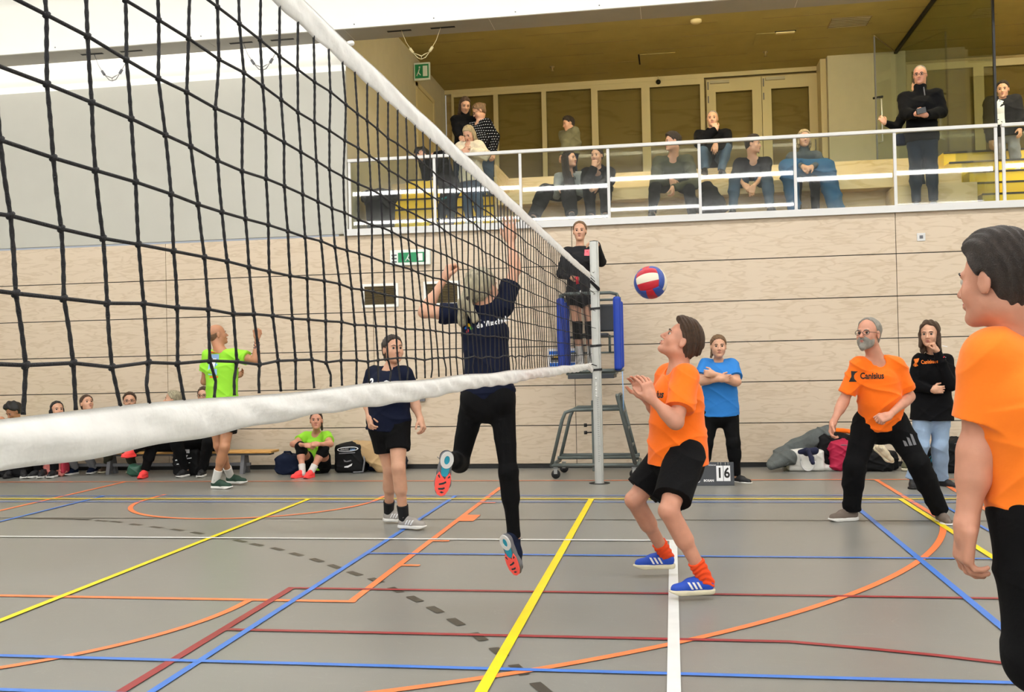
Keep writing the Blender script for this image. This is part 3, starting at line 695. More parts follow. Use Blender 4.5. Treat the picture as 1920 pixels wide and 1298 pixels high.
# floor: grey sports vinyl with scuffs and cloudy wear, satin
def floor_mat():
    m = bpy.data.materials.new('sports_floor'); m.use_nodes = True; nt = m.node_tree; b = nt.nodes['Principled BSDF']; N = nt.nodes.new; Lk = nt.links.new
    tc = N('ShaderNodeTexCoord')
    n1 = N('ShaderNodeTexNoise'); n1.inputs['Scale'].default_value = .8; n1.inputs['Detail'].default_value = 6; Lk(tc.outputs['Object'], n1.inputs[0])
    n2 = N('ShaderNodeTexNoise'); n2.inputs['Scale'].default_value = 240; n2.inputs['Detail'].default_value = 1; Lk(tc.outputs['Object'], n2.inputs[0])
    mx = N('ShaderNodeMix'); mx.data_type = 'RGBA'; mx.inputs[6].default_value = (*s2l('787771'), 1); mx.inputs[7].default_value = (*s2l('8e8d88'), 1); Lk(n1.outputs[0], mx.inputs[0])
    m2 = N('ShaderNodeMix'); m2.data_type = 'RGBA'; m2.blend_type = 'OVERLAY'; m2.inputs[0].default_value = .12; Lk(mx.outputs[2], m2.inputs[6]); Lk(n2.outputs[0], m2.inputs[7])
    # scratches: thin bright arcs
    mp = N('ShaderNodeMapping'); mp.inputs['Scale'].default_value = (.9, 2.4, 1); mp.inputs['Rotation'].default_value = (0, 0, .6); Lk(tc.outputs['Object'], mp.inputs[0])
    n3 = N('ShaderNodeTexNoise'); n3.inputs['Scale'].default_value = 2.2; n3.inputs['Detail'].default_value = 5; n3.inputs['Distortion'].default_value = 1.2; Lk(mp.outputs[0], n3.inputs[0])
    ab = N('ShaderNodeMath'); ab.operation = 'SUBTRACT'; ab.inputs[1].default_value = .5; Lk(n3.outputs[0], ab.inputs[0])
    a2 = N('ShaderNodeMath'); a2.operation = 'ABSOLUTE'; Lk(ab.outputs[0], a2.inputs[0])
    mr = N('ShaderNodeMapRange'); mr.inputs[1].default_value = 0; mr.inputs[2].default_value = .0035; mr.inputs[3].default_value = .16; mr.inputs[4].default_value = 0; Lk(a2.outputs[0], mr.inputs[0])
    m3 = N('ShaderNodeMix'); m3.data_type = 'RGBA'; m3.inputs[7].default_value = (*s2l('b4b2ac'), 1); Lk(mr.outputs[0], m3.inputs[0]); Lk(m2.outputs[2], m3.inputs[6])
    Lk(m3.outputs[2], b.inputs['Base Color'])
    r = N('ShaderNodeMapRange'); r.inputs[3].default_value = .30; r.inputs[4].default_value = .40; Lk(n1.outputs[0], r.inputs[0]); Lk(r.outputs[0], b.inputs['Roughness'])
    b.inputs['Specular IOR Level'].default_value = .55
    bp = N('ShaderNodeBump'); bp.inputs['Strength'].default_value = .04; bp.inputs['Distance'].default_value = .002; Lk(n2.outputs[0], bp.inputs['Height']); Lk(bp.outputs[0], b.inputs['Normal'])
    MATS['sports_floor'] = m
floor_mat()
for n_, c_ in (('line_yellow', 'f2d90a'), ('line_blue', '3f78d0'), ('line_white', 'e4e6e4'), ('line_orange', 'f5824a'), ('line_red', '952a30'), ('line_black', '3c3830')): mat(n_, c_, .38, noise=.05, nscale=6)

# ---------------------------------------------------------------- hall shell
XL_, XR_, YB_, YW, HZ = -15.0, 12.0, -12.5, 13.17, 7.0
GX, GY, GZ = -4.33, 19.42, 6.77            # gallery: left wall, back wall, ceiling
struct('floor', MB().quad((XL_, YB_, 0), (XR_, YB_, 0), (XR_, YW+.1, 0), (XL_, YW+.1, 0), 'sports_floor'))
floor = C.objects['floor']
struct('ceiling', MB().box((XL_, YB_, HZ), (XR_, YW+.2, HZ+.1), 'ceil_white'))
struct('wall_left', MB().box((XL_-.2, YB_, 0), (XL_, YW+.2, HZ), 'wall_grey'))
struct('wall_right', MB().box((XR_, YB_, 0), (XR_+.2, YW+7, HZ), 'white_paint'))
struct('wall_rear', MB().box((XL_, YB_-.2, 0), (XR_, YB_, HZ), 'white_paint'))
# plywood cladding: boards with shadow gaps over a dark backing
b = MB(); b.box((XL_, YW+.02, 0), (XR_, YW+.3, 3.17), 'black_trim')
jz = [.055, .56, 1.085, 1.60, 2.125, 2.655, 3.175]; jx = [-14.7, -12.45, -10.2, -7.0, -4.0, -1.28, 2.78, 6.0, 9.0, 12]
for i in range(len(jz)-1):
    for j in range(len(jx)-1):
        b.box((jx[j]+.004, YW, jz[i]+.006), (jx[j+1]-.004, YW+.02, jz[i+1]-.006), 'ply_wall')
struct('wall_front', b)
struct('baseboard_front', MB().box((XL_, YW-.012, 0), (XR_, YW+.01, .052), 'black_trim'))
struct('wall_upper', MB().box((XL_, YW, 3.2), (GX, YW+.045, 5.43), 'wall_grey').box((XL_, YW+.03, 5.43), (GX, YW+.045, HZ), 'white_paint'))
struct('wall_header', MB().box((GX, YW, 6.3), (XR_, YW+.2, HZ), 'white_paint'))
# bulkhead along the wall with its slots
b = MB(); BY0, BY1, BZ0, BZ1 = 12.44, 12.93, 5.75, 6.32
b.box((XL_, BY0, BZ0+.003), (XR_, BY1, BZ1), 'white_paint')
xs = [XL_]+[-7.9+1.9*i for i in range(0, 11)]+[XR_]
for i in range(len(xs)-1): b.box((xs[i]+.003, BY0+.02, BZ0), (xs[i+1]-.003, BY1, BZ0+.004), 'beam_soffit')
b.box((XL_, BY0-.012, BZ0-.002), (XR_, BY0+.02, BZ0+.07), 'white_paint')
for i in range(24): b.lathe([(.008, 0), (.008, .006), (0, .007)], (-11.3+i*1.05, BY0-.012, BZ0+.045), 'print_grey', 8, (0, -1, 0))
for cx in (-7.47, -5.31, -3.13):
    for s_ in (-.29, .29):
        b.box((cx+s_-.16, 12.645, BZ0-.003), (cx+s_+.16, 12.695, BZ0+.001), 'dark_slot')
struct('trim_1', b)
# gallery shell
struct('wall_gallery_left', MB().box((GX-.15, YW+.05, 3.0), (GX, GY, GZ), 'plaster_beige'))
struct('ceiling_gallery', MB().box((GX, YW+.05, GZ), (XR_, GY+.2, GZ+.15), 'gallery_ceiling'))
b = MB()
for k, y in enumerate(np.arange(13.9, 19.3, .62)):
    for i in range(7): b.box((GX+.15+1.9*i+(k % 2)*.6, y, GZ-.0015), (GX+1.35+1.9*i+(k % 2)*.6, y+.012, GZ), 'vent_brown')
o = b.build('ceiling_gallery_seams'); o['kind'] = 'structure'
b = MB().box((GX, YW+.03, 2.95), (XR_, 15.9, 3.2), 'white_paint'); struct('floor_gallery', b)
b = MB().box((GX-.04, YW-.05, 3.175), (XR_, YW+.12, 3.255), 'rail_white').box((GX-.04, YW-.06, 3.165), (XR_, YW-.048, 3.245), 'rail_white'); struct('trim_2', b)

# floor markings: flat paint, a hair apart so the crossings read
ZL = [.0006]
def line(m, pts, wd=.05, parent=floor, name='court_line', closed=False):
    ZL[0] += .00012; b = MB(); n = len(pts)
    L_, R_ = [], []
    for i in range(n):
        p = Vector((*pts[i], 0)); a = Vector((*pts[max(i-1, 0)], 0)); c = Vector((*pts[min(i+1, n-1)], 0))
        d = (c-a).normalized(); nn = Vector((-d.y, d.x, 0)); L_.append(p+nn*wd/2); R_.append(p-nn*wd/2)
    z = ZL[0]
    for i in range(n-1): b.quad(*[(q.x, q.y, z) for q in (R_[i], R_[i+1], L_[i+1], L_[i])], m)
    return b
def lines(name, m, segs, label):
    b = MB()
    for s_ in segs:
        pts, wd = s_; q = line(m, pts, wd); b.add(q.v, q.f, m)
    o = b.build(name, floor); o['label'] = label; return o
arc = lambda cx, cy, r, a0, a1, n=48: [(cx+r*math.cos(math.radians(a0+(a1-a0)*i/n)), cy+r*math.sin(math.radians(a0+(a1-a0)*i/n))) for i in range(n+1)]
dots = [(-5.60, 8.87), (-5.377, 8.802), (-5.191, 8.745), (-4.91, 8.601), (-4.635, 8.463), (-4.365, 8.331), (-4.098, 8.177), (-3.82, 8.0), (-3.546, 7.817), (-3.331, 7.661), (-3.09, 7.491), (-2.854, 7.288), (-2.617, 7.078), (-2.404, 6.863), (-2.188, 6.645), (-1.976, 6.443), (-1.767, 6.18), (-1.583, 5.953), (-1.398, 5.707), (-1.218, 5.448), (-1.037, 5.165), (-.884, 4.901), (-.742, 4.632), (-.604, 4.38)]
dd = []
for i, p in enumerate(dots):
    q = dots[min(i+1, len(dots)-1)]; o_ = dots[max(i-1, 0)]; d_ = Vector((q[0]-o_[0], q[1]-o_[1])).normalized()*.082
    dd.append(([(p[0]-d_.x, p[1]-d_.y), (p[0]+d_.x, p[1]+d_.y)], .055))
lines('dashed_line', 'line_black', dd+[([(XL_, 8.945), (XR_, 8.955)], .022), ([(-6.4, 8.93), (-5.55, 8.87)], .03)], 'black handball line and dashed arc')
lines('court_line', 'line_orange', [([(XL_, 11.8), (XR_, 11.8)], .045), ([(-6.87, 11.8), (-6.87, 5.86), (-6.87, 5.0)], .05), ([(-9, 5.86), (-1.925, 5.86)], .05), ([(-1.955, 5.84), (-1.955, 11.2)], .05),
      (arc(-4.4, 10.225, 1.3, 180, 360), .05), ([(-5.7, 10.225), (-5.7, 10.62)], .05), ([(-3.1, 10.225), (-3.1, 10.62)], .05), (arc(-4.4, 5.83, 1.8, 180, 360), .05),
      (arc(-4.4, 10.225, 6.72, -74, -10, 64)+[(2.21, 9.3), (2.21, 11.8)], .05),
      ([(-1.93, 9.13), (-1.80, 9.13)], .0), ([(-1.94, 9.02), (-1.80, 9.02)], .36), ([(-1.94, 7.87), (-1.80, 7.87)], .05), ([(-1.94, 6.92), (-1.80, 6.92)], .05), ([(-1.94, 9.98), (-1.80, 9.98)], .05), ([(2.86, 11.8), (2.66, 8.4), (2.5, 6.4)], .05)], 'orange basketball lines')
lines('court_line', 'line_red', [([(-2.46, 3.0), (-2.46, 6.2)], .05), ([(-2.485, 6.18), (4.5, 6.18)], .04), ([(-2.46, 5.19), (.54, 5.19)]+[(.9, 5.1), (1.2, 5.01), (1.55, 4.88), (2.1, 4.62)], .04)], 'dark red lines')
lines('court_line', 'line_blue', [([(-2.32, 3.0), (-2.32, 10.5)], .04), ([(-6.37, 8), (-6.37, 10.5)], .04), ([(XL_, 10.5), (XR_, 10.5)], .03), ([(XL_, 10.02), (XR_, 10.02)], .03), ([(-2.32, 7.335), (5, 7.335)], .04), ([(-9, 4.62), (6, 4.63)], .04),
      ([(1.64, 4.6), (1.64, 9.6)], .045), ([(2.43, 6.8), (2.43, 10.5)], .03), ([(-6, 4.13), (-2.2, 4.13)], .04)], 'blue badminton lines')
lines('court_line', 'line_yellow', [([(XL_, 10.25), (XR_, 10.25)], .05), ([(-3.86, 2.5), (-3.86, 10.25)], .05), ([(-.857, 2.5), (-.857, 10.25)], .055), ([(2.14, 6), (2.14, 10.25)], .05)], 'yellow volleyball lines')
lines('court_line', 'line_white', [([(XL_, 7.9), (-.01, 7.94)], .045), ([(-.03, 2.5), (-.035, 7.95)], .06)], 'white lines')
# socket covers and cap in the floor round the post
o = MB().lathe([(.12, 0), (.12, .003), (.065, .004)], (-.868, 11.55, .001), 'rubber_black', 32).build('post_socket', floor)
# tubes: one behind the bulkhead washing the upper left wall, one unseen, added to brighten the gallery
r_ = empty('cove_lamp', (-9, 12.98, 5.98), 'hidden white tube lamp behind the bulkhead over the grey wall', 'lamp')
MB().box((XL_, 12.945, 5.93), (GX-.1, 12.975, 6.0), mat('cove_light', 'ffffff', .5, emis='fffaf0', estr=COVE)).build('tube', r_)
r_ = empty('gallery_fill', (3, 13.5, 6.6), 'unseen warm fill light added inside the gallery above its front opening', 'lamp')
MB().box((GX+1.6, 13.44, 6.50), (XR_-.2, 13.50, 6.56), mat('gallery_fill_glow', 'ffffff', .5, emis='fff2d4', estr=GFILL)).build('tube', r_)
# ceiling lamps
for i, y in enumerate(LAMP_ROWS):
    r_ = empty('ceiling_lamp', (-1.5, y, LAMP_Z), 'long linear ceiling lamp, %s row from the back wall' % ('fourth', 'third', 'second', 'nearest')[i], 'lamp', 'linear lamps on the hall ceiling')
    MB().box((-14, y-.11, LAMP_Z-.05), (11, y+.11, LAMP_Z+.03), 'lamp_light').build('diffuser', r_)
    MB().box((-14, y-.1, LAMP_Z+.031), (11, y+.1, LAMP_Z+.08), 'white_paint').box((-12, y-.02, LAMP_Z+.08), (-11.9, y+.02, HZ), 'steel').box((8.9, y-.02, LAMP_Z+.08), (9, y+.02, HZ), 'steel').build('housing', r_)
# ---------------------------------------------------------------- gallery: tiers, stairs, back wall
GF, T1, T2 = 3.28, 3.83, 4.25
b = MB()
b.box((GX, YW+.13, 3.0), (XR_, 16, GF-.02), 'ply_gallery')
b.box((-2.45, 14.55, GF-.02), (3.87, 15.6, T1-.17), 'ply_gallery').box((-2.45, 14.25, T1-.17), (3.87, 15.6, T1), 'ply_gallery')
b.box((-2.45, 15.4, T1), (3.87, 16.0, T2), 'ply_gallery').box((GX, 15.4, GF), (-2.45, GY, T2), 'ply_gallery').box((-2.45, 15.9, GF), (XR_, GY, T2), 'ply_gallery')
b.box((2.95, 13.95, GF), (3.98, 14.6, T1-.2), 'ply_gallery')
b.box((3.87, 15.4, GF), (XR_, 16, T2+.0), 'ply_gallery').box((-2.48, 14.25, GF), (-2.45, 15.6, T2), 'ply_gallery')
b.box((-2.45, 15.55, T1), (-2.2, 15.8, T2+.0), 'ply_gallery')
struct('floor_gallery_tiers', b)
for (x0, x1, dx, name_) in ((-4.14, -2.5, .12, 'left'), (4.05, 8.5, -.1, 'right')):
    b = MB()
    for i in range(5):
        y = 13.98+.28*i; z = GF+.194*i; xa = x0+(dx*(1 if i > 2 else 0) if dx > 0 else dx*(1.8 if i > 2 else 0))
        b.box((xa, y, GF-.01), (x1, y+.3 if i < 4 else 15.42, z+.194), 'yellow_paint'); b.box((xa-.002, y-.012, z+.172), (x1+.002, y+.02, z+.197), 'stair_edge')
    o = b.build('gallery_stairs'); tag(o, 'yellow gallery steps with dark edges, %s' % ('beside the black bin' if dx > 0 else 'beyond the tall glass wall at the right'), 'stairs', 'yellow gallery steps')
# back wall
b = MB(); b.box((GX, GY+.05, T2), (XR_, GY+.2, GZ), 'ply_window')
struct('wall_gallery_back', b)
def frame(n, x0, x1, z0, z1, fw=.05, y=GY, d=.06, name=None):
    f = MB().box((x0, y-d, z0), (x0+fw, y, z1), 'frame_cream').box((x1-fw, y-d, z0), (x1, y, z1), 'frame_cream').box((x0+fw, y-d, z1-fw*1.4), (x1-fw, y, z1), 'frame_cream').box((x0+fw, y-d, z0), (x1-fw, y, z0+fw), 'frame_cream')
    o = struct(n, f); p = MB().box((x0+fw, y-.03, z0+fw), (x1-fw, y-.022, z1-fw*1.4), 'pane').build('pane', o); return o
xs = [-4.2, -3.315, -2.365, -1.40, -.405, .70]
for i in range(5): frame('window_%d' % (i+1), xs[i]-.0, xs[i+1]+.0, T2, GZ-.08, .045 if i < 3 else .08)
struct('trim_3', MB().box((GX, GY-.07, GZ-.08), (2.86, GY, GZ), 'frame_cream'))
def leaf(n, x0, x1):
    o = frame(n, x0, x1, T2, GZ-.13, .17, GY-.01, .07)
    MB().box((x0+.07, GY-.14, GZ-.215), (x0+.42, GY-.08, GZ-.165), 'plaster_beige').build('door_closer', o)
    MB().tube([(x1-.08, GY-.10, 5.2), (x1-.08, GY-.14, 5.22), (x1-.08, GY-.14, 5.38), (x1-.08, GY-.10, 5.4)], .01, 'steel', 6).build('door_handle', o)
    MB().box((x0+.02, GY-.09, 6.45), (x0+.04, GY-.08, 6.6), 'print_grey').box((x0+.02, GY-.09, 6.2), (x0+.04, GY-.08, 6.33), 'print_grey').build('hinge', o)
leaf('door_1', .74, 1.75); leaf('door_2', 1.76, 2.78)
struct('wall_gallery_block', MB().box((2.86, 18.72, T2), (4.2, GY, GZ), 'plaster_beige').box((2.76, 18.9, T2), (2.86, GY, GZ), 'frame_cream'))
struct('door_3', MB().box((GX-.005, 17.05, T2), (GX+.03, 17.12, 6.32), 'frame_cream').box((GX-.005, 18.28, T2), (GX+.03, 18.36, 6.32), 'frame_cream').box((GX-.005, 17.05, 6.25), (GX+.03, 18.36, 6.33), 'frame_cream').box((GX-.005, 17.12, T2), (GX+.012, 18.28, 6.25), 'frame_cream'))
for i, x in enumerate((4.35, 5.6, 6.85, 8.1)): frame('window_%d' % (6+i), x, x+1.25, T2, GZ-.08, .09)
# balustrade
RZ = 4.19
posts = [-4.295, -3.11, -1.944, -.781, .391, 1.584, 2.794, 3.985]
rnd = random.Random(3)
def balustrade(label, xs, origin):
    r = empty('balustrade', origin, label, 'railing', 'glass balustrade along the gallery')
    MB().box((xs[0]-.02, YW-.03, RZ-.022), (xs[-1]+.02, YW+.03, RZ+.022), 'rail_white').build('top_rail', r, .006)
    for x in xs: MB().box((x-.018, YW-.012, 3.255), (x+.018, YW+.012, RZ-.02), 'rail_white').build('post', r)
    for a, c in zip(xs[:-1], xs[1:]):
        t = rnd.uniform(-.0035, .0035); t2 = rnd.uniform(-.002, .002); y = YW+.03; z0, z1 = 3.27, RZ-.025; x0, x1 = a+.02, c-.02
        v = [(x0, y-t2, z0), (x1, y+t2, z0), (x1, y+t2+t, z1), (x0, y-t2+t, z1)]
        MB().quad(*v, 'glass_rail').build('glass_pane', r)
balustrade('white railing with clear glass panels in front of the seated spectators', posts, (-.15, YW, 3.255))
balustrade('short white railing with glass panels right of the tall glass wall', [4.07, 5.26, 6.45, 7.6], (5.8, YW, 3.255))
# tall glass partition with door
r = empty('glass_partition', (4.03, 16, GF), 'tall frameless glass wall running back from the railing at right', 'glass wall')
MB().box((4.026, YW+.14, GF), (4.036, 18.72, GZ-.03), 'glass_wall').build('glass_pane', r)
MB().box((4.005, YW+.05, GZ-.05), (4.06, 18.75, GZ), 'black_trim').build('top_channel', r)
MB().box((4.018, YW+.10, GF-.03), (4.044, YW+.14, GZ), 'black_trim').build('front_edge_strip', r)
h0, h1 = Vector((4.02, 18.66, 0)), Vector((3.46, 17.62, 0)); d_ = (h1-h0)
b = MB(); b.quad((h0.x, h0.y, T2+.02), (h1.x, h1.y, T2+.02), (h1.x, h1.y, GZ-.04), (h0.x, h0.y, GZ-.04), 'glass_wall')
r = empty('glass_door', (h0.x, h0.y, T2), 'open glass door leaf with a long upright handle, left of the standing man in black', 'door'); b.build('glass_pane', r)
MB().box((h1.x-.012, h1.y-.012, T2+.02), (h1.x+.012, h1.y+.012, GZ-.04), 'print_grey').build('edge_seal', r)
e_ = d_.normalized(); hp = h1-e_*.09
MB().tube([(hp.x, hp.y, 4.95), (hp.x+.06, hp.y-.03, 4.97), (hp.x+.06, hp.y-.03, 5.68), (hp.x, hp.y, 5.70)], .014, 'steel_bright', 8).build('door_handle', r)
MB().tube([tuple(hp+Vector((-.06, .05, 5.72))), tuple(hp+Vector((.08, -.04, 5.72)))], .02, 'black_trim', 8).build('lock', r)
MB().tube([(h1.x, h1.y, GZ-.03), (h0.x, h0.y, GZ-.03)], .012, 'vent_brown', 6).build('top_rail', r)
# ceiling fittings
o = MB().box((2.62, 16.62, GZ-.006), (3.25, 17.12, GZ-.001), 'vent_brown')
for i in range(12): o.box((2.64, 16.64+.04*i, GZ-.012), (3.23, 16.655+.04*i, GZ-.005), 'plaster_beige' if i % 2 else 'vent_brown')
tag(o.build('ceiling_vent', origin=(2.9, 16.87, GZ)), 'square brown ventilation grille in the yellow gallery ceiling', 'vent')
def hatch(cx, cy, w, d, lab, tilt):
    r = empty('ceiling_hatch', (cx, cy, GZ), lab, 'ceiling panel', 'displaced ceiling panels of the gallery')
    MB().box((cx-w/2, cy-d/2, GZ-.012), (cx+w/2, cy+d/2, GZ-.004), 'gallery_ceiling').build('panel', r)
    b = MB().box((cx-w/2-.03, cy-d/2, GZ-.006), (cx-w/2, cy+d/2, GZ-.001), 'dark_slot') if tilt < 0 else MB().box((cx+w/2-.32, cy-d/2-.05, GZ-.006), (cx+w/2+.02, cy-d/2, GZ-.001), 'dark_slot')
    b.build('gap', r); MB().box((cx-w/2+.1, cy+d/2, GZ-.006), (cx+w/2, cy+d/2+.018, GZ-.001), 'dark_slot').build('gap', r)
    if tilt > 0: MB().box((cx+w/2-.3, cy-d/2-.03, GZ-.03), (cx+w/2, cy-d/2+.04, GZ-.008), 'frame_cream').build('folded_edge', r)
hatch(-.15, 18.15, .62, .62, 'loose ceiling panel with dark gaps above the seated spectators', -1)
hatch(1.80, 17.45, .62, .62, 'loose ceiling panel with a folded white edge near the vent', 1)
for i, (px, py, lab) in enumerate(((1035, 125, 'above the coat-wearing boy'), (1435, 97, 'above the double doors'))):
    p = on(px, py, GZ); tag(MB().lathe([(.045, 0), (.045, -.012), (.02, -.02), (.012, -.07), (.03, -.08), (0, -.085)], (p.x, p.y, GZ), 'vent_brown', 16).build('sprinkler', origin=(p.x, p.y, GZ)), 'small brass ceiling sprinkler %s' % lab, 'sprinkler', 'gallery sprinklers')
p = on(1234, 143, GZ); r = empty('ceiling_camera', tuple(p), 'small black round camera hanging over the glazed back wall', 'camera')
MB().tube([tuple(p), tuple(p+Vector((0, 0, -.07)))], .012, 'frame_cream', 8).build('stem', r); MB().lathe([(0, -.05), (.035, -.04), (.05, 0), (.035, .04), (0, .05)], tuple(p+Vector((0, 0, -.11))), 'phone_black', 16, (0, -1, 0)).build('housing', r)
p = on(1305, 38, GZ); tag(MB().lathe([(.09, 0), (.09, -.03), (.06, -.05), (0, -.055)], (p.x, max(p.y, 13.6), GZ), 'frame_cream', 20).build('smoke_detector', origin=(p.x, max(p.y, 13.6), GZ)), 'round cream smoke detector near the front of the gallery ceiling', 'detector')
# emergency signs
r = empty('exit_sign', (GX+.13, 16.9, 6.35), 'illuminated green running-man sign on the left gallery wall', 'sign')
MB().box((GX+.02, 16.88, 6.30), (GX+.30, 16.93, 6.60), 'sign_white').build('housing', r)
b = MB().box((GX+.04, 16.872, 6.33), (GX+.28, 16.88, 6.57), 'sign_green').box((GX+.18, 16.868, 6.36), (GX+.26, 16.873, 6.54), 'sign_white')
b.tube([(GX+.12, 16.87, 6.50), (GX+.125, 16.87, 6.53)], .014, 'sign_white', 6).tube([(GX+.12, 16.87, 6.49), (GX+.10, 16.87, 6.43), (GX+.07, 16.87, 6.37)], .01, 'sign_white', 6).tube([(GX+.10, 16.87, 6.43), (GX+.14, 16.87, 6.38)], .01, 'sign_white', 6).build('pictogram', r)
r = empty('exit_sign', (-3.46, YW-.03, 2.84), 'white emergency light with green panel on the plywood wall', 'sign')
MB().box((-3.735, YW-.06, 2.735), (-3.18, YW-.001, 2.945), 'sign_white').build('housing', r, .01)
b = MB().box((-3.62, YW-.066, 2.775), (-3.24, YW-.06, 2.905), 'sign_green')
for i in range(3): b.box((-3.71, YW-.064, 2.775+.045*i), (-3.64, YW-.06, 2.795+.045*i), 'print_grey')
b.box((-3.36, YW-.069, 2.79), (-3.28, YW-.066, 2.89), 'sign_white').tube([(-3.47, YW-.068, 2.885), (-3.468, YW-.068, 2.88)], .01, 'sign_white', 6).tube([(-3.47, YW-.068, 2.87), (-3.49, YW-.068, 2.83), (-3.52, YW-.068, 2.79)], .008, 'sign_white', 6).tube([(-3.49, YW-.068, 2.83), (-3.45, YW-.068, 2.79)], .008, 'sign_white', 6).build('pictogram', r)
def grille(x0, x1, z0, z1, lab):
    r = empty('air_grille', ((x0+x1)/2, YW, z0), lab, 'vent', 'air grilles in the plywood wall')
    w = .035; MB().box((x0, YW-.02, z0), (x0+w, YW, z1), 'white_paint').box((x1-w, YW-.02, z0), (x1, YW, z1), 'white_paint').box((x0+w, YW-.02, z0), (x1-w, YW, z0+w), 'white_paint').box((x0+w, YW-.02, z1-w), (x1-w, YW, z1), 'white_paint').build('frame', r)
    b = MB().box((x0+w, YW-.003, z0+w), (x1-w, YW-.001, z1-w), 'dark_slot'); n = 12
    for i in range(n):
        z = z0+w+(z1-z0-2*w)*(i+.5)/n; b.obox(((x0+x1)/2, YW-.010, z), (((x1-x0)/2-w, 0, 0), (0, .006, -.005), (0, .001, .0015)), 'vent_brown')
    b.build('louvres', r)
grille(-4.15, -3.64, 2.185, 2.505, 'white framed air grille on plywood, left one of two')
grille(-3.29, -2.79, 2.18, 2.51, 'white framed air grille behind the jumping woman\'s raised arm')
tag(MB().box((-3.49, YW-.05, .905), (-3.30, YW, .985), 'print_grey').build('socket_box', origin=(-3.4, YW, .9)), 'small grey socket box low on the plywood wall', 'socket')
r = empty('wall_switch', (3.08, YW, 2.85), 'small white square switch high on the plywood wall', 'switch'); MB().box((3.03, YW-.012, 2.80), (3.13, YW, 2.90), 'rail_white').build('plate', r, .004); MB().box((3.06, YW-.018, 2.83), (3.10, YW-.012, 2.87), 'print_grey').build('button', r)
r = empty('poster', (-1.45, YW, 1.31), 'blue and white notice on the wall beside the umpire stand', 'poster')
MB().box((-1.63, YW-.008, 1.30), (-1.25, YW, 1.57), 'print_white').build('sheet', r)
MB().box((-1.61, YW-.011, 1.49), (-1.27, YW-.008, 1.535), 'print_blue').box((-1.61, YW-.011, 1.335), (-1.27, YW-.008, 1.38), 'print_blue').box((-1.60, YW-.011, 1.39), (-1.27, YW-.008, 1.48), 'print_grey').box((-1.58, YW-.013, 1.42), (-1.46, YW-.010, 1.45), 'print_black').box((-1.55, YW-.013, 1.45), (-1.50, YW-.010, 1.465), 'print_yellow').build('print', r)
# black bin on the gallery
cx, cy = GX+.32, 13.65
r = empty('rubbish_bin', (cx, cy, GF), 'tall black rubbish bin at the left end of the gallery', 'bin')
MB().lathe([(.0, 0), (.17, 0), (.19, .04), (.215, .44), (.0, .44)], (cx, cy, GF), 'bag_black', 24).build('bin_body', r)
b = MB().lathe([(.225, .40), (.265, .47), (.27, .53), (.22, .56), (.10, .575), (.05, .60), (0, .61)], (cx, cy, GF), 'bag_black', 24); b.build('lid', r)
sdf_obj('bin_liner', [cone((cx-.22, cy-.05, GF+.45), (cx+.23, cy-.08, GF+.47), .05, .05), cone((cx+.05, cy-.2, GF+.44), (cx+.17, cy-.19, GF+.30), .04, .02), cone((cx-.1, cy-.18, GF+.44), (cx-.15, cy-.2, GF+.36), .04, .025)], .01, 'bag_black', r, wrinkle(.006, 40))
# hanging ring straps of the bulkhead
for i, cx in enumerate((-7.47, -5.31, -3.13)):
    r = empty('ring_strap', (cx, 12.67, BZ0), 'pair of hanging ring straps from ceiling slots, %s' % ('leftmost pair', 'middle pair', 'pair in front of the gallery ceiling')[i], 'gym rings', 'gym ring straps under the bulkhead')
    for s_ in (-1, 1):
        m_ = 'print_grey' if i < 2 else 'frame_cream'
        MB().tube([(cx+s_*.26, 12.67, BZ0), (cx+s_*.20, 12.67, BZ0-.16), (cx+s_*.13, 12.67, BZ0-.27)], .004, m_, 5).build('strap', r)
        MB().tube([(cx+s_*.15, 12.67, BZ0-.24), (cx+s_*.11, 12.67, BZ0-.30)], .018, m_, 6).build('buckle', r)
        MB().tube([(cx+s_*.11, 12.67, BZ0-.30), (cx+s_*.05, 12.66, BZ0-.33), (cx, 12.67, BZ0-.35), (cx+s_*.0, 12.67, BZ0-.39), (cx+s_*.05, 12.68, BZ0-.37)], .006, m_, 5, closed=True).build('ring', r)
# ---------------------------------------------------------------- net, posts, umpire stand, ball, scoreboard
NX, NY0, NY1 = -.857, .95, 10.72
def ztop(y): return 2.318 + .018*max(0, min(1, (y-2)/8))**.8 + .014*max(0, (y-9)/1.7)
def ybow(z, y):      # the mesh leans a little towards the far post at the bottom
    t = max(0, min(1, (1.95-z)/.6)); return .06*t*t*(3-2*t)*(1 if y < 9.8 else max(0, (10.72-y)/.92))
net = empty('volleyball_net', (NX, 5.5, 1.3), 'black volleyball net with white tapes stretched across the court', 'net')
rn = random.Random(11)
ys = []; y = .953
while y < NY1-.03: ys.append(y); y += .109
rows = [1.449+.0985*k for k in range(8)]
def node(j, z):
    w_ = math.sin(j*1.7+z*9)*.004+math.sin(j*.61+z*23)*.003
    return ys[j]+ybow(z, ys[j])+w_
jit = {(j, k): (rn.uniform(-.004, .004), rn.uniform(-.006, .006) if k == 0 else rn.uniform(-.003, .003)) for j in range(len(ys)) for k in range(8)}
def npt(j, k):
    z = rows[k]+(ztop(ys[j])-2.318)+jit[(j, k)][1]; return Vector((NX+.004*math.sin(j*.9+k), node(j, rows[k])+jit[(j, k)][0], z))
cord = MB()
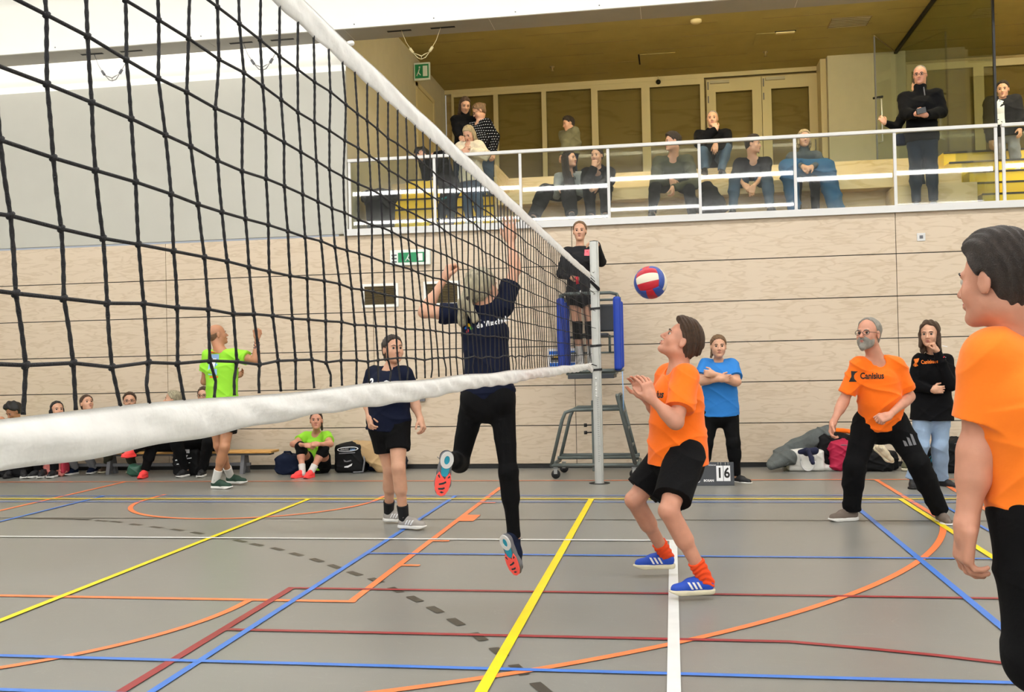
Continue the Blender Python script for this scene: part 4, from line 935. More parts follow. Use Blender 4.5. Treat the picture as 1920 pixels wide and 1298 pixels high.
for j in range(len(ys)):
    near = ys[j] < 3.4; R = .0030; n = 8 if near else 5
    bz = 1.385; pts = [Vector((NX, ys[j]+.062+.012*math.sin(j*2.1), bz))]
    if rn.random() < .45: pts.append(Vector((NX, ys[j]+.062+rn.uniform(-.02, .02), 1.415)))
    for k in range(8):
        pts.append(npt(j, k))
        if k < 7:
            m_ = (npt(j, k)+npt(j, k+1))/2; m_.y += rn.uniform(-.002, .002); pts.append(m_)
    pts.append(Vector((NX, ys[j]+rn.uniform(-.004, .004), ztop(ys[j])-.066)))
    if near:   # twisted cord: close-up strings get a visible lay
        q = []; rr = []
        for a, c in zip(pts[:-1], pts[1:]):
            m = max(2, int((c-a).length/.006))
            for i in range(m): t = i/m; q.append(a.lerp(c, t)); rr.append(R*(1+.13*math.sin(len(q)*1.9)))
        q.append(pts[-1]); rr.append(R); cord.tube(q, rr, 'net_cord', 6)
    else: cord.tube(pts, R, 'net_cord', n)
for k in range(8):
    pts = []
    for j in range(len(ys)): pts.append(npt(j, k))
    pts = [Vector((NX, .90, pts[0].z))]+pts+[Vector((NX, NY1, pts[-1].z))]
    cord.tube(pts, .0030, 'net_cord', 7)
for j in range(len(ys)):
    for k in range(8):
        p = npt(j, k)
        if ys[j] < 6: cord.tube([p-Vector((0, .006, .004)), p, p+Vector((0, .006, .004))], [.003, .0056, .003], 'net_cord', 6)
cord.build('netting', net)
def tape(name, zt, zb, thick, fac):
    b = MB(); pts = []; N = 260
    for i in range(N+1):
        y = .9+(NY1-.9)*i/N; pts.append((y, zt(y), zb(y)))
    prof = 9; v = []; f = []
    for i, (y, t, bo) in enumerate(pts):
        for k in range(prof):
            a = k/(prof-1); z = bo+(t-bo)*a; w_ = .0035*math.sin(y*23+a*5+2*math.sin(y*7))+.0022*math.sin(y*61+a*9)
            v.append((NX+thick*(1-abs(2*a-1)**2.2)+w_*fac*(1-abs(2*a-1)), y, z))
        for k in range(prof-1, -1, -1):
            a = k/(prof-1); z = bo+(t-bo)*a; w_ = .0035*math.sin(y*23+a*5+2*math.sin(y*7))
            v.append((NX-thick*(1-abs(2*a-1)**2.2)+w_*fac*(1-abs(2*a-1)), y, z))
    M_ = prof*2
    for i in range(N):
        for k in range(M_): f.append((i*M_+k, i*M_+(k+1) % M_, (i+1)*M_+(k+1) % M_, (i+1)*M_+k))
    b.add(v, f, 'net_tape', True); return b.build(name, net)
tape('top_tape', lambda y: ztop(y)+.002*math.sin(y*9), lambda y: ztop(y)-.070+.0022*math.sin(y*31), .007, .9)
tape('bottom_tape', lambda y: 1.383-.03*max(0, (y-9.2)/1.5)**2*0+.003*math.sin(y*5)-(.0 if y < 10.2 else (y-10.2)*.05), lambda y: 1.316+.004*math.sin(y*3.3)+.0025*math.sin(y*17)-(.0 if y < 10.2 else (y-10.2)*.07), .010, 1.6)
MB().tube([(NX, NY1-.03, 2.30), (-.868, 11.5, 2.31)], .006, 'net_cord', 6).tube([(NX, NY1-.03, 1.37), (-.868, 11.5, 1.345)], .006, 'net_cord', 6).tube([(NX, NY1-.02, 2.33), (-.868, 11.5, 2.345)], .004, 'steel', 6).build('tension_cord', net)
for k in range(1, 8, 2): MB().tube([(NX, NY1, rows[k]+.02), (-.868, 11.5, rows[k]+.03)], .0035, 'net_cord', 5).build('side_cord', net)
MB().lathe([(.0, -.02), (.007, -.015), (.007, .015), (0, .02)], (NX, 2.66, ztop(2.6)+.004), 'white_paint', 10, (0, .9, .3)).build('cable_end', net)

px, py = -.868, 11.55
post = empty('net_post', (px, py, 0), 'silver aluminium net post standing in its floor socket', 'post')
b = MB(); prof = []
for i in range(48):
    t = 2*PI*i/48; rr = .050-(.009 if i % 12 in (5, 6) else 0); c_, s_ = math.cos(t), math.sin(t); q = (abs(c_)**5+abs(s_)**5)**(-1/5)*.9+.12
    prof.append((px+rr*c_*q, py+rr*s_*q))
b.prism(prof, 0, 2.77, 'alu', 'z').build('profile', post)
MB().lathe([(.046, 0), (.050, .012), (0, .02)], (px, py, 2.765), 'bag_black', 20).build('end_cap', post)
for z in (2.0, 1.575, 1.30):
    MB().obox((px-.005, py, z), ((.062, 0, .004), (0, .056, 0), (0, 0, .013)), 'rubber_black').build('strap', post)
MB().box((px-.062, py-.066, 2.20), (px+.058, py-.048, 2.235), 'alu').build('slide_clamp', post)
b = MB(); b.prism([(px-.055, 2.30), (px-.04, 2.33), (px+.06, 2.235), (px+.06, 2.20), (px+.035, 2.20)], py-.075, py-.057, 'bag_black').build('pulley_bracket', post)
for z in (2.42, 2.17, 1.20, 1.12, 1.07, 1.03, 1.0): MB().lathe([(.012, 0), (.012, .008), (.006, .014), (0, .014)], (px-.01, py-.052, z), 'steel_bright', 12, (0, -1, 0)).build('bolt', post)
MB().box((px-.018, py-.062, .985), (px+.004, py-.05, 1.16), 'steel_bright').build('winch_plate', post)
b = MB()
for i in range(34): b.box((px-.004+(.0), py-.054, .98-.022*i), (px+.012+(.008 if i % 5 == 0 else 0), py-.0515, .984-.022*i), 'print_grey')
b.build('height_scale', post)

# umpire stand (feet near y = 12.2), 0.75 m wide
SY = 12.25
def sp(px_, py_, Y=SY): return at(px_, py_, Y)
st = empty('umpire_stand', (-1.0, SY, 0), 'green-grey steel umpire stand with blue padded sides behind the net post', 'umpire stand')
b = MB(); f_, bk = 11.98, 12.62; z0 = .16; XA, XB_ = -1.47, -.44
b.tube([(XA, f_, z0), (XB_, f_, z0)], .024, 'stand_green', 10).tube([(XA+.05, bk, z0+.06), (XB_, bk, z0+.06)], .024, 'stand_green', 10).tube([(XA, f_, z0), (XA+.03, bk, z0)], .024, 'stand_green', 10).tube([(XB_, f_, z0), (XB_, bk, z0)], .024, 'stand_green', 10).tube([(XA+.04, (f_+bk)/2, z0+.06), (XB_, (f_+bk)/2, z0+.06)], .02, 'stand_green', 10).build('base_frame', st)
for yy, o_ in ((f_, 0), (bk, .03)):
    MB().tube([(XA+o_, yy, z0), (-1.33+o_, yy, .70), (-1.29+o_, yy, .79), (-1.20, yy, .82), (-.62, yy, .825)], .022, 'stand_green', 10).build('side_tube', st)
MB().tube([(-.66, f_, 1.0), (-.665, f_, .98), (XB_-.03, f_, z0)], .026, 'stand_green', 10).tube([(-.66, f_, .98), (-.66, bk, .98)], .02, 'stand_green', 10).tube([(-.66, bk, .98), (XB_-.03, bk, z0)], .022, 'stand_green', 10).build('ladder_rail', st)
for t in (.25, .5, .75):
    x_ = -.66+(XB_-.03+.66)*t; z_ = .98+(z0-.98)*t; MB().tube([(x_, f_, z_), (x_, bk, z_)], .016, 'stand_green', 8).build('rung', st)
MB().box((-1.0, f_+.25, .06), (-.93, f_+.32, .92), 'stand_green').build('lower_column', st, .004)
MB().box((-.99, f_+.26, .85), (-.94, f_+.31, 1.28), 'alu').build('upper_column', st, .004)
for z_ in (.62, .53): MB().tube([(-1.0, f_+.28, z_), (-1.06, f_+.26, z_)], .008, 'black_trim', 8).tube([(-1.06, f_+.26, z_), (-1.09, f_+.25, z_)], .022, 'black_trim', 10).build('lock_knob', st)
for (cx, cy) in ((XA+.05, f_), (XA+.08, bk), (XB_-.05, f_), (XB_-.05, bk)):
    w_ = MB(); w_.lathe([(.0, -.014), (.05, -.014), (.055, 0), (.05, .014), (0, .014)], (cx, cy, .056), 'black_rubber', 20, (0, 1, 0)).box((cx-.02, cy-.022, .06), (cx+.02, cy-.016, .13), 'steel').box((cx-.02, cy+.016, .06), (cx+.02, cy+.022, .13), 'steel').box((cx-.025, cy-.022, .125), (cx+.025, cy+.022, .14), 'steel').build('caster', st)
# platform and cage
MB().box((-1.27, f_+.02, 1.235), (-.68, bk-.02, 1.29), 'stand_green').box((-1.25, f_+.0, 1.19), (-.70, bk-.04, 1.24), 'seat_dark').build('platform', st, .006)
MB().tube([(-1.34, f_, 1.28), (-.62, f_, 1.28), (-.62, bk, 1.28), (-1.34, bk, 1.28)], .018, 'stand_green', 8, closed=True).build('platform_rim', st)
MB().tube([(-1.30, f_-.02, 2.19), (-1.24, f_-.04, 2.205), (-.72, f_-.04, 2.205), (-.66, f_-.02, 2.19)], .02, 'stand_green', 10).build('front_handrail', st)
MB().tube([(-1.31, bk, 2.16), (-.64, bk, 2.16)], .016, 'stand_green', 8).tube([(-1.31, bk, 1.70), (-.64, bk, 1.70)], .014, 'stand_green', 8).tube([(-1.31, bk, 1.50), (-.64, bk, 1.50)], .012, 'stand_green', 8).tube([(-.78, bk, 1.72), (-.78, bk, 1.5)], .016, 'stand_green', 8).build('back_rail', st)
for sx in (-1, 1):
    x_ = -1.315 if sx < 0 else -.645
    for yy in (f_, bk): MB().tube([(x_, yy, 1.28), (x_, yy, 2.19)], .018, 'stand_green', 10).build('upright', st)
    MB().tube([(x_, f_, 2.19), (x_, bk, 2.16)], .018, 'stand_green', 10).build('side_rail', st)
    pd = sdf_obj('side_pad', [rbox((x_, f_-.005, 1.72), (.047, .045, .44), rad=.035)], .008, 'pad_blue', st)
    pd2 = sdf_obj('side_pad', [rbox((x_, bk-.03, 1.72), (.042, .04, .42), rad=.035)], .01, 'pad_blue', st)
MB().box((-.95, bk-.10, 1.76), (-.70, bk-.05, 2.10), 'seat_dark').build('backrest', st, .02)
MB().box((-1.16, bk-.30, 1.70), (-.78, bk-.06, 1.74), 'seat_dark').build('seat', st, .012)
MB().tube([(-.60, f_, 1.27), (-.595, f_, 1.0), (-.60, f_, .80)], .006, 'print_lightblue', 5).build('hanging_strap', st)

# ball
bc = at(1219.5, 530, 6.4); br = .1045
ball = empty('volleyball', tuple(bc), 'red, white and blue volleyball in the air above the setter', 'ball')
def ball_mesh():
    n = 28; v = []; f = []; mi = []; vi = {}
    Rm = Matrix.Rotation(math.radians(-14), 3, 'Z')@Matrix.Rotation(math.radians(-14), 3, 'X')@Matrix.Rotation(math.radians(78), 3, 'Y')
    for face in range(6):
        a, s_ = face//2, 1 if face % 2 else -1; rot = (a+1) % 3
        for i in range(n+1):
            for j in range(n+1):
                p = [0, 0, 0]; x_, y_ = math.tan((i/n*2-1)*PI/4), math.tan((j/n*2-1)*PI/4); p[a] = s_; p[(a+1) % 3] = x_; p[(a+2) % 3] = y_
                q = Vector(p).normalized(); band = (j/n)*3; d = min(abs(band-round(band))/3*n, 1) if 0 < round(band) < 3 else 1
                e_ = min(min(i, n-i), min(j, n-j)); gr = 1-.018*(1-min(1, d*.9))-.018*(1-min(1, e_*.9)); vi[(face, i, j)] = len(v); v.append(tuple(Rm@q*br*gr))
        for i in range(n):
            for j in range(n):
                k = [vi[(face, i, j)], vi[(face, i+1, j)], vi[(face, i+1, j+1)], vi[(face, i, j+1)]]; f.append(k if s_ > 0 else k[::-1]); st_ = int((j+.5)/n*3)
                mi.append({0: (2, 0, 2), 1: (0, 1, 0), 2: (2, 1, 2)}[a][min(st_, 2)])
    return v, f, mi
v, f, mi = ball_mesh(); me = bpy.data.meshes.new('ball_panels'); me.from_pydata(v, [], f)
for k in ('ball_red', 'ball_white', 'ball_blue'): me.materials.append(mat(k, {'ball_red': 'b8182c', 'ball_white': 'e6dfca', 'ball_blue': '2a4a9c'}[k], .45, bump=.1, bscale=300))
me.polygons.foreach_set('material_index', mi); me.polygons.foreach_set('use_smooth', [True]*len(f)); o = bpy.data.objects.new('panels', me); C.objects.link(o); o.parent = ball

# scoreboard on the floor
s0 = on(1345, 911); sb = empty('scoreboard', (s0.x, s0.y, 0), 'black flip scoreboard on the floor showing 16', 'scoreboard')
x0, x1, yf, hgt = s0.x-.42, s0.x+.185, s0.y, .25
b = MB(); b.add([(x0, yf, 0), (x1, yf, 0), (x1, yf+.16, 0), (x0, yf+.16, 0), (x0, yf+.06, hgt), (x1, yf+.06, hgt), (x1, yf+.10, hgt), (x0, yf+.10, hgt)], [(0, 3, 2, 1), (4, 5, 6, 7), (0, 1, 5, 4), (1, 2, 6, 5), (2, 3, 7, 6), (3, 0, 4, 7)], 'seat_dark').build('board', sb, .004)
up_ = Vector((0, .06, hgt)).normalized(); nrm = Vector((1, 0, 0)).cross(up_)
def on_board(x, t): return Vector((x, yf, 0))+up_*t+nrm*.004
for k, ch in enumerate('16'):
    xx = x1-.155+.078*k-.0; c_ = on_board(xx, .135)
    flat('digit_card', [rect2(-.036, -.085, .036, .085, 'print_white')], c_, (1, 0, 0), up_, sb, .0)
    flat('digit', [text2(ch, .155, 'print_black', sx=.85, bold=.004)], c_+nrm*.002, (1, 0, 0), up_, sb)
    c3 = on_board(xx, .235)
    for e_ in (-.015, .015): MB().tube([tuple(c3+Vector((e_, 0, -.01))), tuple(c3+Vector((e_, -.01, .01))), tuple(c3+Vector((e_, .01, .018)))], .003, 'steel_bright', 5).build('ring', sb)
flat('lettering', [text2('BOSAN', .034, 'print_white', bold=.0012), poly2([(-.115+.02*math.cos(t), .0+.022*math.sin(t)) for t in np.linspace(0, 2*PI, 14, endpoint=False)], 'print_white')], on_board(x1-.275, .055)+nrm*.001, (1, 0, 0), up_, sb)
flat('lettering', [text2('timeout', .026, 'print_white', shear=.3)], on_board(x1-.235, .228)+nrm*.001, (1, 0, 0), up_, sb)

# bench along the wall (gym bench), long and low
bn = empty('gym_bench', (-7.3, 12.72, 0), 'long low wooden gym bench along the plywood wall', 'bench')
MB().box((-9.6, 12.58, .275), (-5.25, 12.86, .305), 'bench_wood').build('seat_board', bn, .006)
MB().box((-9.55, 12.70, .10), (-5.6, 12.74, .14), 'print_grey').box((-9.55, 12.64, .245), (-5.3, 12.80, .275), 'print_grey').build('rail', bn)
for x_ in (-9.3, -7.6, -5.68):
    MB().prism([(12.60, 0), (12.66, 0), (12.70, .10), (12.74, .10), (12.78, 0), (12.84, 0), (12.78, .25), (12.66, .25)], x_-.025, x_+.025, 'print_grey', 'x').build('leg', bn)
# ---------------------------------------------------------------- people on the court
J = lambda px, py, Y: A_(tuple(at(px, py, Y)))
S_BLUE = ('blue_shoe', 'cream_rubber', 'lace_blue', 'black_rubber', 'white_rubber'); S_GREY = ('grey_shoe', 'white_rubber', 'grey_shoe', None, 'print_white'); S_BLACK = ('black_shoe', 'black_rubber', 'lace_dark', None, None)
S_BLKW = ('black_shoe', 'white_rubber', 'lace_dark', None, None); S_CORAL = ('coral_shoe', 'coral_shoe', 'lace', None, None); S_GREEN = ('green_shoe', 'white_rubber', 'lace_dark', None, None); S_NAVY = ('bag_navy', 'print_grey', 'lace_dark', None, None)
S_TAUPE = ('taupe_shoe', 'white_rubber', 'lace_dark', None, None); S_BROWN = ('brown_shoe', 'cream_rubber', 'lace_dark', None, None); S_WHITE = ('white_cloth', 'white_rubber', 'lace', None, None)

# jumping woman in navy, seen from behind, beyond the net
Y = 6.0
def spike_extra(R):
    T = R['T']; c = J(912, 607, Y-.12); rt = J(947, 597, Y-.2)-J(872, 618, Y-.05); up_ = J(912, 560, Y)-J(916, 640, Y); rt[1] = 0
    pet = lambda cx, cy, a, m: poly2([(cx+.013*math.cos(t)*math.cos(a)-.008*math.sin(t)*math.sin(a), cy+.013*math.cos(t)*math.sin(a)+.008*math.sin(t)*math.cos(a)) for t in np.linspace(0, 2*PI, 12, endpoint=False)], m)
    x0 = -.118
    print_on('team_print', R['shirt'], [pet(x0-.017, .008, .4, 'print_blue'), pet(x0+.004, .018, 2.0, 'print_yellow'), pet(x0-.01, -.016, 1.2, 'print_red'), pet(x0+.018, -.004, 1.9, 'print_green'),
             text2('de Visschoek', .044, 'print_white', x=.035, y=.0, bold=.0016, sx=.86), text2('obs cbs', .018, 'print_white', x=-.06, y=.032)], c, rt, up_, parent=R['root'])
    MB().tube([tuple(T((-.02, -.150, -.05))), tuple(T((.02, -.150, -.05)))], .02, 'hair_dark', 8).build('hair_tie', R['root'])
    sdf_obj('waistband', [tube_e([(R['mH']+R['up']*.10, .128, .10), (R['mH']+R['up']*.13, .126, .098)], R['r'], cap0=True, cap1=True)], .006, 'black_cloth', R['root'])
def spike_shoes(R):
    # shoe with the patterned sole turned to the camera: heel pad, blue waist and coral forefoot
    def patterned(anp, toe, up, front):
        f = Vector(toe).normalized(); u = Vector(up); u = (u-f*u.dot(f)).normalized(); s = u.cross(f); Rm = Matrix((f, s, u)).transposed(); off = Vector(anp)-Rm@Vector((.062, 0, .085))*.98
        o = put_shoe(R['root'], anp, tuple(f), tuple(u), ('bag_navy', 'print_grey', 'print_grey', None, None), .98)
        W = lambda x, y, z=-.0: tuple(off+Rm@Vector((x, y, z)))
        def patch(name, ol, z, m, th=.007):
            b = MB(); n = len(ol); v = [W(x, y, z) for x, y in ol]+[W(x, y, z-th) for x, y in ol]
            b.add(v, [tuple(range(n)), tuple(range(2*n-1, n-1, -1))]+[(i, n+i, n+(i+1) % n, (i+1) % n) for i in range(n)], m); b.build(name, R['root'])
        E2 = lambda cx, cy, a, c, n=20: [(cx+a*math.cos(t), cy+c*math.sin(t)) for t in np.linspace(0, 2*PI, n, endpoint=False)]
        b = MB()
        def ring(cx, cy, a, c, a2, c2, m):
            n = 28; v = []
            for t in np.linspace(0, 2*PI, n, endpoint=False): v += [W(cx+a*math.cos(t), cy+c*math.sin(t), -.001), W(cx+a*math.cos(t), cy+c*math.sin(t), -.009), W(cx+a2*math.cos(t), cy+c2*math.sin(t), -.009), W(cx+a2*math.cos(t), cy+c2*math.sin(t), -.001)]
            b.add(v, [(4*i+k, 4*((i+1) % n)+k, 4*((i+1) % n)+k+1, 4*i+k+1) for i in range(n) for k in range(3)], m)
        ring(.052, 0, .050, .038, .026, .016, 'rail_white'); b.build('heel_pad', R['root'])
        patch('heel_inset', E2(.055, 0, .028, .018), -.001, 'teal_sole', .004)
        patch('waist_plate', [(.085, -.024), (.15, -.018), (.15, .02), (.085, .024)], -.001, 'teal_sole', .006)
        patch('forefoot_pad', [(.125, -.030), (.15, -.012), (.168, -.008), (.15, .012), (.125, .032), (.15, .044), (.19, .048), (.23, .042), (.262, .022), (.268, 0), (.258, -.022), (.225, -.038), (.18, -.042), (.15, -.04)], -.001, 'coral_sole', .008)
        for ol in ([(.175, -.014), (.185, .0), (.195, .024), (.203, .022), (.196, -.002), (.185, -.018)], [(.212, -.012), (.218, .0), (.222, .024), (.231, .02), (.228, -.004), (.22, -.015)], [(.243, -.014), (.25, -.002), (.246, .012), (.238, .002)], [(.14, -.03), (.155, -.02), (.158, -.024), (.148, -.036)], [(.14, .03), (.16, .022), (.16, .028), (.146, .038)]):
            patch('groove', ol, -.0085, 'teal_dark', .0018)
    mat('teal_sole', '1f96b0', .5); mat('coral_sole', 'ff5a50', .5); mat('teal_dark', '123036', .6)
    patterned(R['an'][0], (-.22, .12, -.97), (-.3, 1, .12), 0); patterned(R['an'][1], (.28, .18, -.93), (.35, .75, .55), 1)
def build_spiker():
    Y = 6.0
    person('jumping woman in navy shirt and black leggings seen from behind, arms raised at the net', J(905, 541, Y-.02), (.50, .84, .14),
       [J(873, 588, Y), J(942, 577, Y+.02)], [J(795, 586, Y-.03), J(966, 505, Y+.13)], [J(833, 523, Y+.1), J(957, 450, Y+.27)],
       [J(890, 745, Y+.02), J(940, 745, Y)], [J(862, 868, Y+.10), J(953, 882, Y-.02)], [J(836, 858, Y-.26), J(964, 1008, Y+.05)], (0, 1, 0), vx=.0048, female=True, size=.98, hs=.98,
       b=dict(cw=.135, cd=.105, ww=.125, wd=.095, hw=.155, hd=.11, arm=.84, leg=.93),
       hands=[dict(d=(.35, .1, .9), n=(.8, .5, -.3), t=(0, -.3, 1), curl=.75), dict(d=(-.05, .1, 1), n=(0, 1, 0), t=(-1, 0, 0), curl=.12, spread=.16)],
       toes=[A_((-.22, .12, -.97)), A_((.28, .18, -.93))], sole_up=[A_((-.3, 1, .12)), A_((.35, .75, .55))], base=tuple(on(940, 1062)),
       top=dict(m='navy', sleeve=.62, hem=-.03, o=.012, loose=.016, wr=.004, ph=.7, neck=.8), bottom=dict(m='black_cloth', len=2.0, loose=.002, o=.005, seat=True, wr=.0015, waist=.14, cuff=1.0, name='leggings'),
       hair=dict(style='tied', m='hair_ash', rough=.0028, freq=150, line=(.065, .07), extra=[('K', (0, -.115, .01), (-.03, -.15, -.07), .035, .036), ('K', (-.03, -.15, -.07), (-.075, -.14, -.19), .038, .030), ('K', (-.01, -.15, -.07), (.035, -.14, -.18), .034, .022), ('K', (-.06, -.06, -.02), (-.08, -.11, -.15), .03, .022), ('E', (0, -.03, .04), (.088, .1, .088))]),
       extra=lambda R: (spike_extra(R), spike_shoes(R)))
build_spiker()

# woman in navy walking by, black shorts
Y = 8.44
def navy_extra(R):
    print_on('shirt_emblem', R['shirt'], [text2('2', .09, 'print_white', x=-.14, y=.0, bold=.004), poly2([(.0, .0), (.022, .012), (.0, .02), (-.022, .012)], 'print_white'), rect2(-.022, -.014, .022, -.006, 'print_white'), rect2(.085, -.012, .12, -.004, 'print_white')], J(731, 717, Y-.1), (1, 0, 0), (0, 0, 1), parent=R['root'])
person('woman in navy shirt and black shorts walking behind the net', J(737, 656, Y-.04), (.62, -.76, .12), [J(702, 703, Y-.02), J(758, 703, Y-.05)], [J(688, 748, Y+.03), J(775, 750, Y+.05)], [J(693, 783, Y-.08), J(788, 786, Y-.02)],
       [J(712, 790, Y), J(746, 790, Y)], [J(731, 880, Y+.08), J(747, 877, Y-.12)], [J(729, 960, Y+.30), J(757, 972, Y-.02)], (.5, -.85, 0), vx=.006, female=True, size=1.0, hs=1.03, full=1.06,
       b=dict(cw=.165, cd=.14, ww=.165, wd=.135, hw=.175, hd=.135, arm=1.05, leg=1.05, bust=.05), toes=[A_((1, -.15, 0)), A_((1, -.2, 0))], shoes=S_GREY, socks=dict(m='black_sock', h=.12),
       hands=[dict(n=(.5, 0, -.4), t=(.7, -.7, -.2), curl=.5), dict(n=(-.6, 0, -.5), t=(.3, -1, 0), curl=.5, spread=.14)],
       top=dict(m='navy', sleeve=.7, hem=.07, o=.016, loose=.02, wr=.005), bottom=dict(m='black_cloth', len=.62, loose=.018, name='shorts'),
       hair=dict(style='tied', m='hair_dark', rough=.002, extra=[('E', (0, -.10, -.05), (.045, .04, .05))]), extra=navy_extra)

# setter in orange, crouched, looking up at the ball
def setter_extra(R):
    print_on('chest_print', R['shirt'], [text2('nisius', .062, 'print_black', bold=.002, sx=.9)], J(1229, 740, 6.2), (.72, -.69, .0), (.05, 0, 1), parent=R['root'])
    for i in (0, 1): MB()
person('setter in orange shirt, black shorts and orange socks crouching under the ball', J(1277, 640, 6.28), (-.84, -.06, .54), [J(1254, 706, 6.45), J(1286, 708, 6.16)], [J(1236, 775, 6.52), J(1268, 792, 6.0)], [J(1206, 742, 6.30), J(1221, 748, 5.98)],
       [J(1258, 852, 6.44), J(1285, 852, 6.22)], [J(1190, 938, 6.36), J(1254, 958, 5.96)], [J(1249, 1041, 6.70), J(1322, 1086, 6.06)], (-.9, -.35, 0), vx=.0045, size=1.02, hs=1.06, up=(.4, 0, .9), skin='skin_red',
       b=dict(cw=.155, cd=.135, ww=.15, wd=.140, hw=.170, hd=.145, arm=1.02, leg=1.0, belly=.01), toes=[A_((-1, -.12, 0)), A_((-1, -.22, 0))], shoes=S_BLUE, socks=dict(m='orange_sock', h=.12, wr=1),
       hands=[dict(d=(-.35, -.1, .93), n=(-.35, -.75, .35), t=(-.4, -.6, .3), curl=.35, spread=.16), dict(d=(-.28, .0, .95), n=(-.55, .75, .1), t=(-.7, .1, -.2), curl=.28, spread=.18)],
       top=dict(m='orange', sleeve=.72, hem=.055, o=.022, loose=.026, flare=.018, wr=.006, ph=.3), bottom=dict(m='black_cloth', len=.80, loose=.03, o=.016, name='shorts', wr=.005),
       hair=dict(style='short', m='hair_brown', top=.016, line=(.058, .078), rough=.0036, extra=[('K', (-.03, .072, .108), (.03, .072, .108), .017, .017, .02), ('K', (0, -.10, .03), (0, -.112, -.01), .03, .02, .02)]), extra=setter_extra)

# bearded man in orange
def beard_extra(R):
    print_on('chest_print', R['shirt'], [poly2([(-.150, -.045), (-.085, -.045), (-.105, -.02), (-.108, .005), (-.098, .025), (-.075, .04), (-.13, .045), (-.128, .0)], 'print_black'), text2('Canisius', .072, 'print_black', x=.035, bold=.0022, sx=.78), rect2(-.05, -.04, .13, -.036, 'orange_bright')], J(1628, 707, 8.6), (1, -.15, 0), (-.1, 0, 1), parent=R['root'])
    print_on('leg_emblem', R['trousers'], [poly2([(-.05+.034*i, -.04), (-.025+.034*i, -.04), (-.035+.034*i+.0, .0+.022*i), (-.055+.034*i, .01+.022*i)], 'print_grey') for i in range(3)], J(1711, 828, 8.7), (1, 0, .15), (-.15, 0, 1), parent=R['root'])
    w = R['wr'][1]; MB()
person('bearded man with glasses in orange shirt and black trousers, legs apart', J(1628, 627, 8.80), (-.60, -.78, .10), [J(1611, 685, 8.85), J(1680, 686, 8.88)], [J(1582, 752, 8.86), J(1706, 744, 8.95)], [J(1562, 793, 8.72), J(1668, 779, 8.62)],
       [J(1626, 792, 8.98), J(1676, 792, 8.98)], [J(1602, 874, 8.82), J(1722, 870, 8.80)], [J(1597, 957, 8.97), J(1764, 962, 8.93)], (-.35, -.93, 0), vx=.0055, size=1.03, hs=1.10, skin='skin_red',
       b=dict(cw=.165, cd=.13, ww=.155, wd=.13, hw=.165, hd=.13, arm=1.0, leg=1.0, belly=.03), toes=[A_((-1, -.35, 0)), A_((.05, -1, 0))], shoes=S_TAUPE, glasses=True, brow='hair_grey',
       hands=[dict(d=(-.25, -.3, -.9), n=(.5, -.3, -.2), t=(.2, -1, 0), curl=.45, spread=.16), dict(d=(-.85, -.35, -.3), n=(.1, .7, -.6), t=(-.3, -.2, .9), curl=.8)],
       top=dict(m='orange', sleeve=.80, hem=.035, o=.02, loose=.020, flare=.004, wr=.008, ph=1.1), bottom=dict(m='black_cloth', len=2.0, loose=.030, o=.012, flare=1.1),
       hair=dict(style='short', m='hair_grey', line=(.03, .09), tilt=(.95, -.3), beard='hair_grey'), extra=beard_extra)

# woman in black hoodie and light jeans
def jeans_extra(R):
    print_on('chest_print', R['shirt'], [poly2([(-.12, -.04), (-.04, -.04), (-.05, -.015), (-.03, .015), (-.02, .04), (-.11, .03)], 'print_orange'), text2('Canisius', .055, 'print_orange', x=.055, y=-.004, bold=.001, sx=.7)], J(1737, 679, 10.9), (1, 0, .05), (0, 0, 1), parent=R['root'])
    print_on('shoulder_marks', R['shirt'], [poly2([(-.04, 0), (.0, .015), (.0, .024), (-.04, .010)], 'print_red'), poly2([(-.01, -.02), (.035, .0), (.035, .008), (-.01, -.011)], 'print_white'), poly2([(-.05, .12), (.0, .11), (.0, .117), (-.05, .128)], 'print_white')], J(1777, 671, 10.9), (1, 0, 0), (0, 0, 1), parent=R['root'])
person('woman with wavy dark hair in black hoodie and light blue jeans, hand at her chin', J(1743, 627, 11.08), (-.42, -.90, -.02), [J(1724, 677, 11.18), J(1774, 677, 11.18)], [J(1712, 722, 11.12), J(1782, 722, 11.02)], [J(1748, 731, 10.95), J(1757, 659, 10.94)],
       [J(1731, 768, 11.18), J(1764, 768, 11.2)], [J(1726, 835, 11.12), J(1762, 835, 11.16)], [J(1712, 900, 11.16), J(1764, 900, 11.28)], (-.15, -1, 0), vx=.0065, female=True, size=1.0, hs=1.12,
       b=dict(cw=.165, cd=.14, ww=.165, wd=.13, hw=.175, hd=.13, arm=1.0, leg=1.02, bust=.05), toes=[A_((-.25, -1, 0)), A_((.8, -.9, 0))], shoes=S_BLACK,
       hands=[dict(d=(1, -.1, 0), n=(0, 1, 0), t=(0, 0, 1), curl=.5), dict(d=(-.35, -.1, .85), n=(-.7, .3, -.3), t=(-.4, -.5, .3), curl=1.0)],
       top=dict(m='black_wool', sleeve=2.0, hem=.11, o=.024, loose=.02, collar=.3, flare=.025, wr=.005, name='hoodie'), bottom=dict(m='jeans_light', len=2, loose=.022, flare=1.5, name='jeans'),
       hair=dict(style='long', m='hair_brown', len=.15, w=.05, rough=.006, freq=110, th=.014, line=(.05, .07)), extra=jeans_extra)

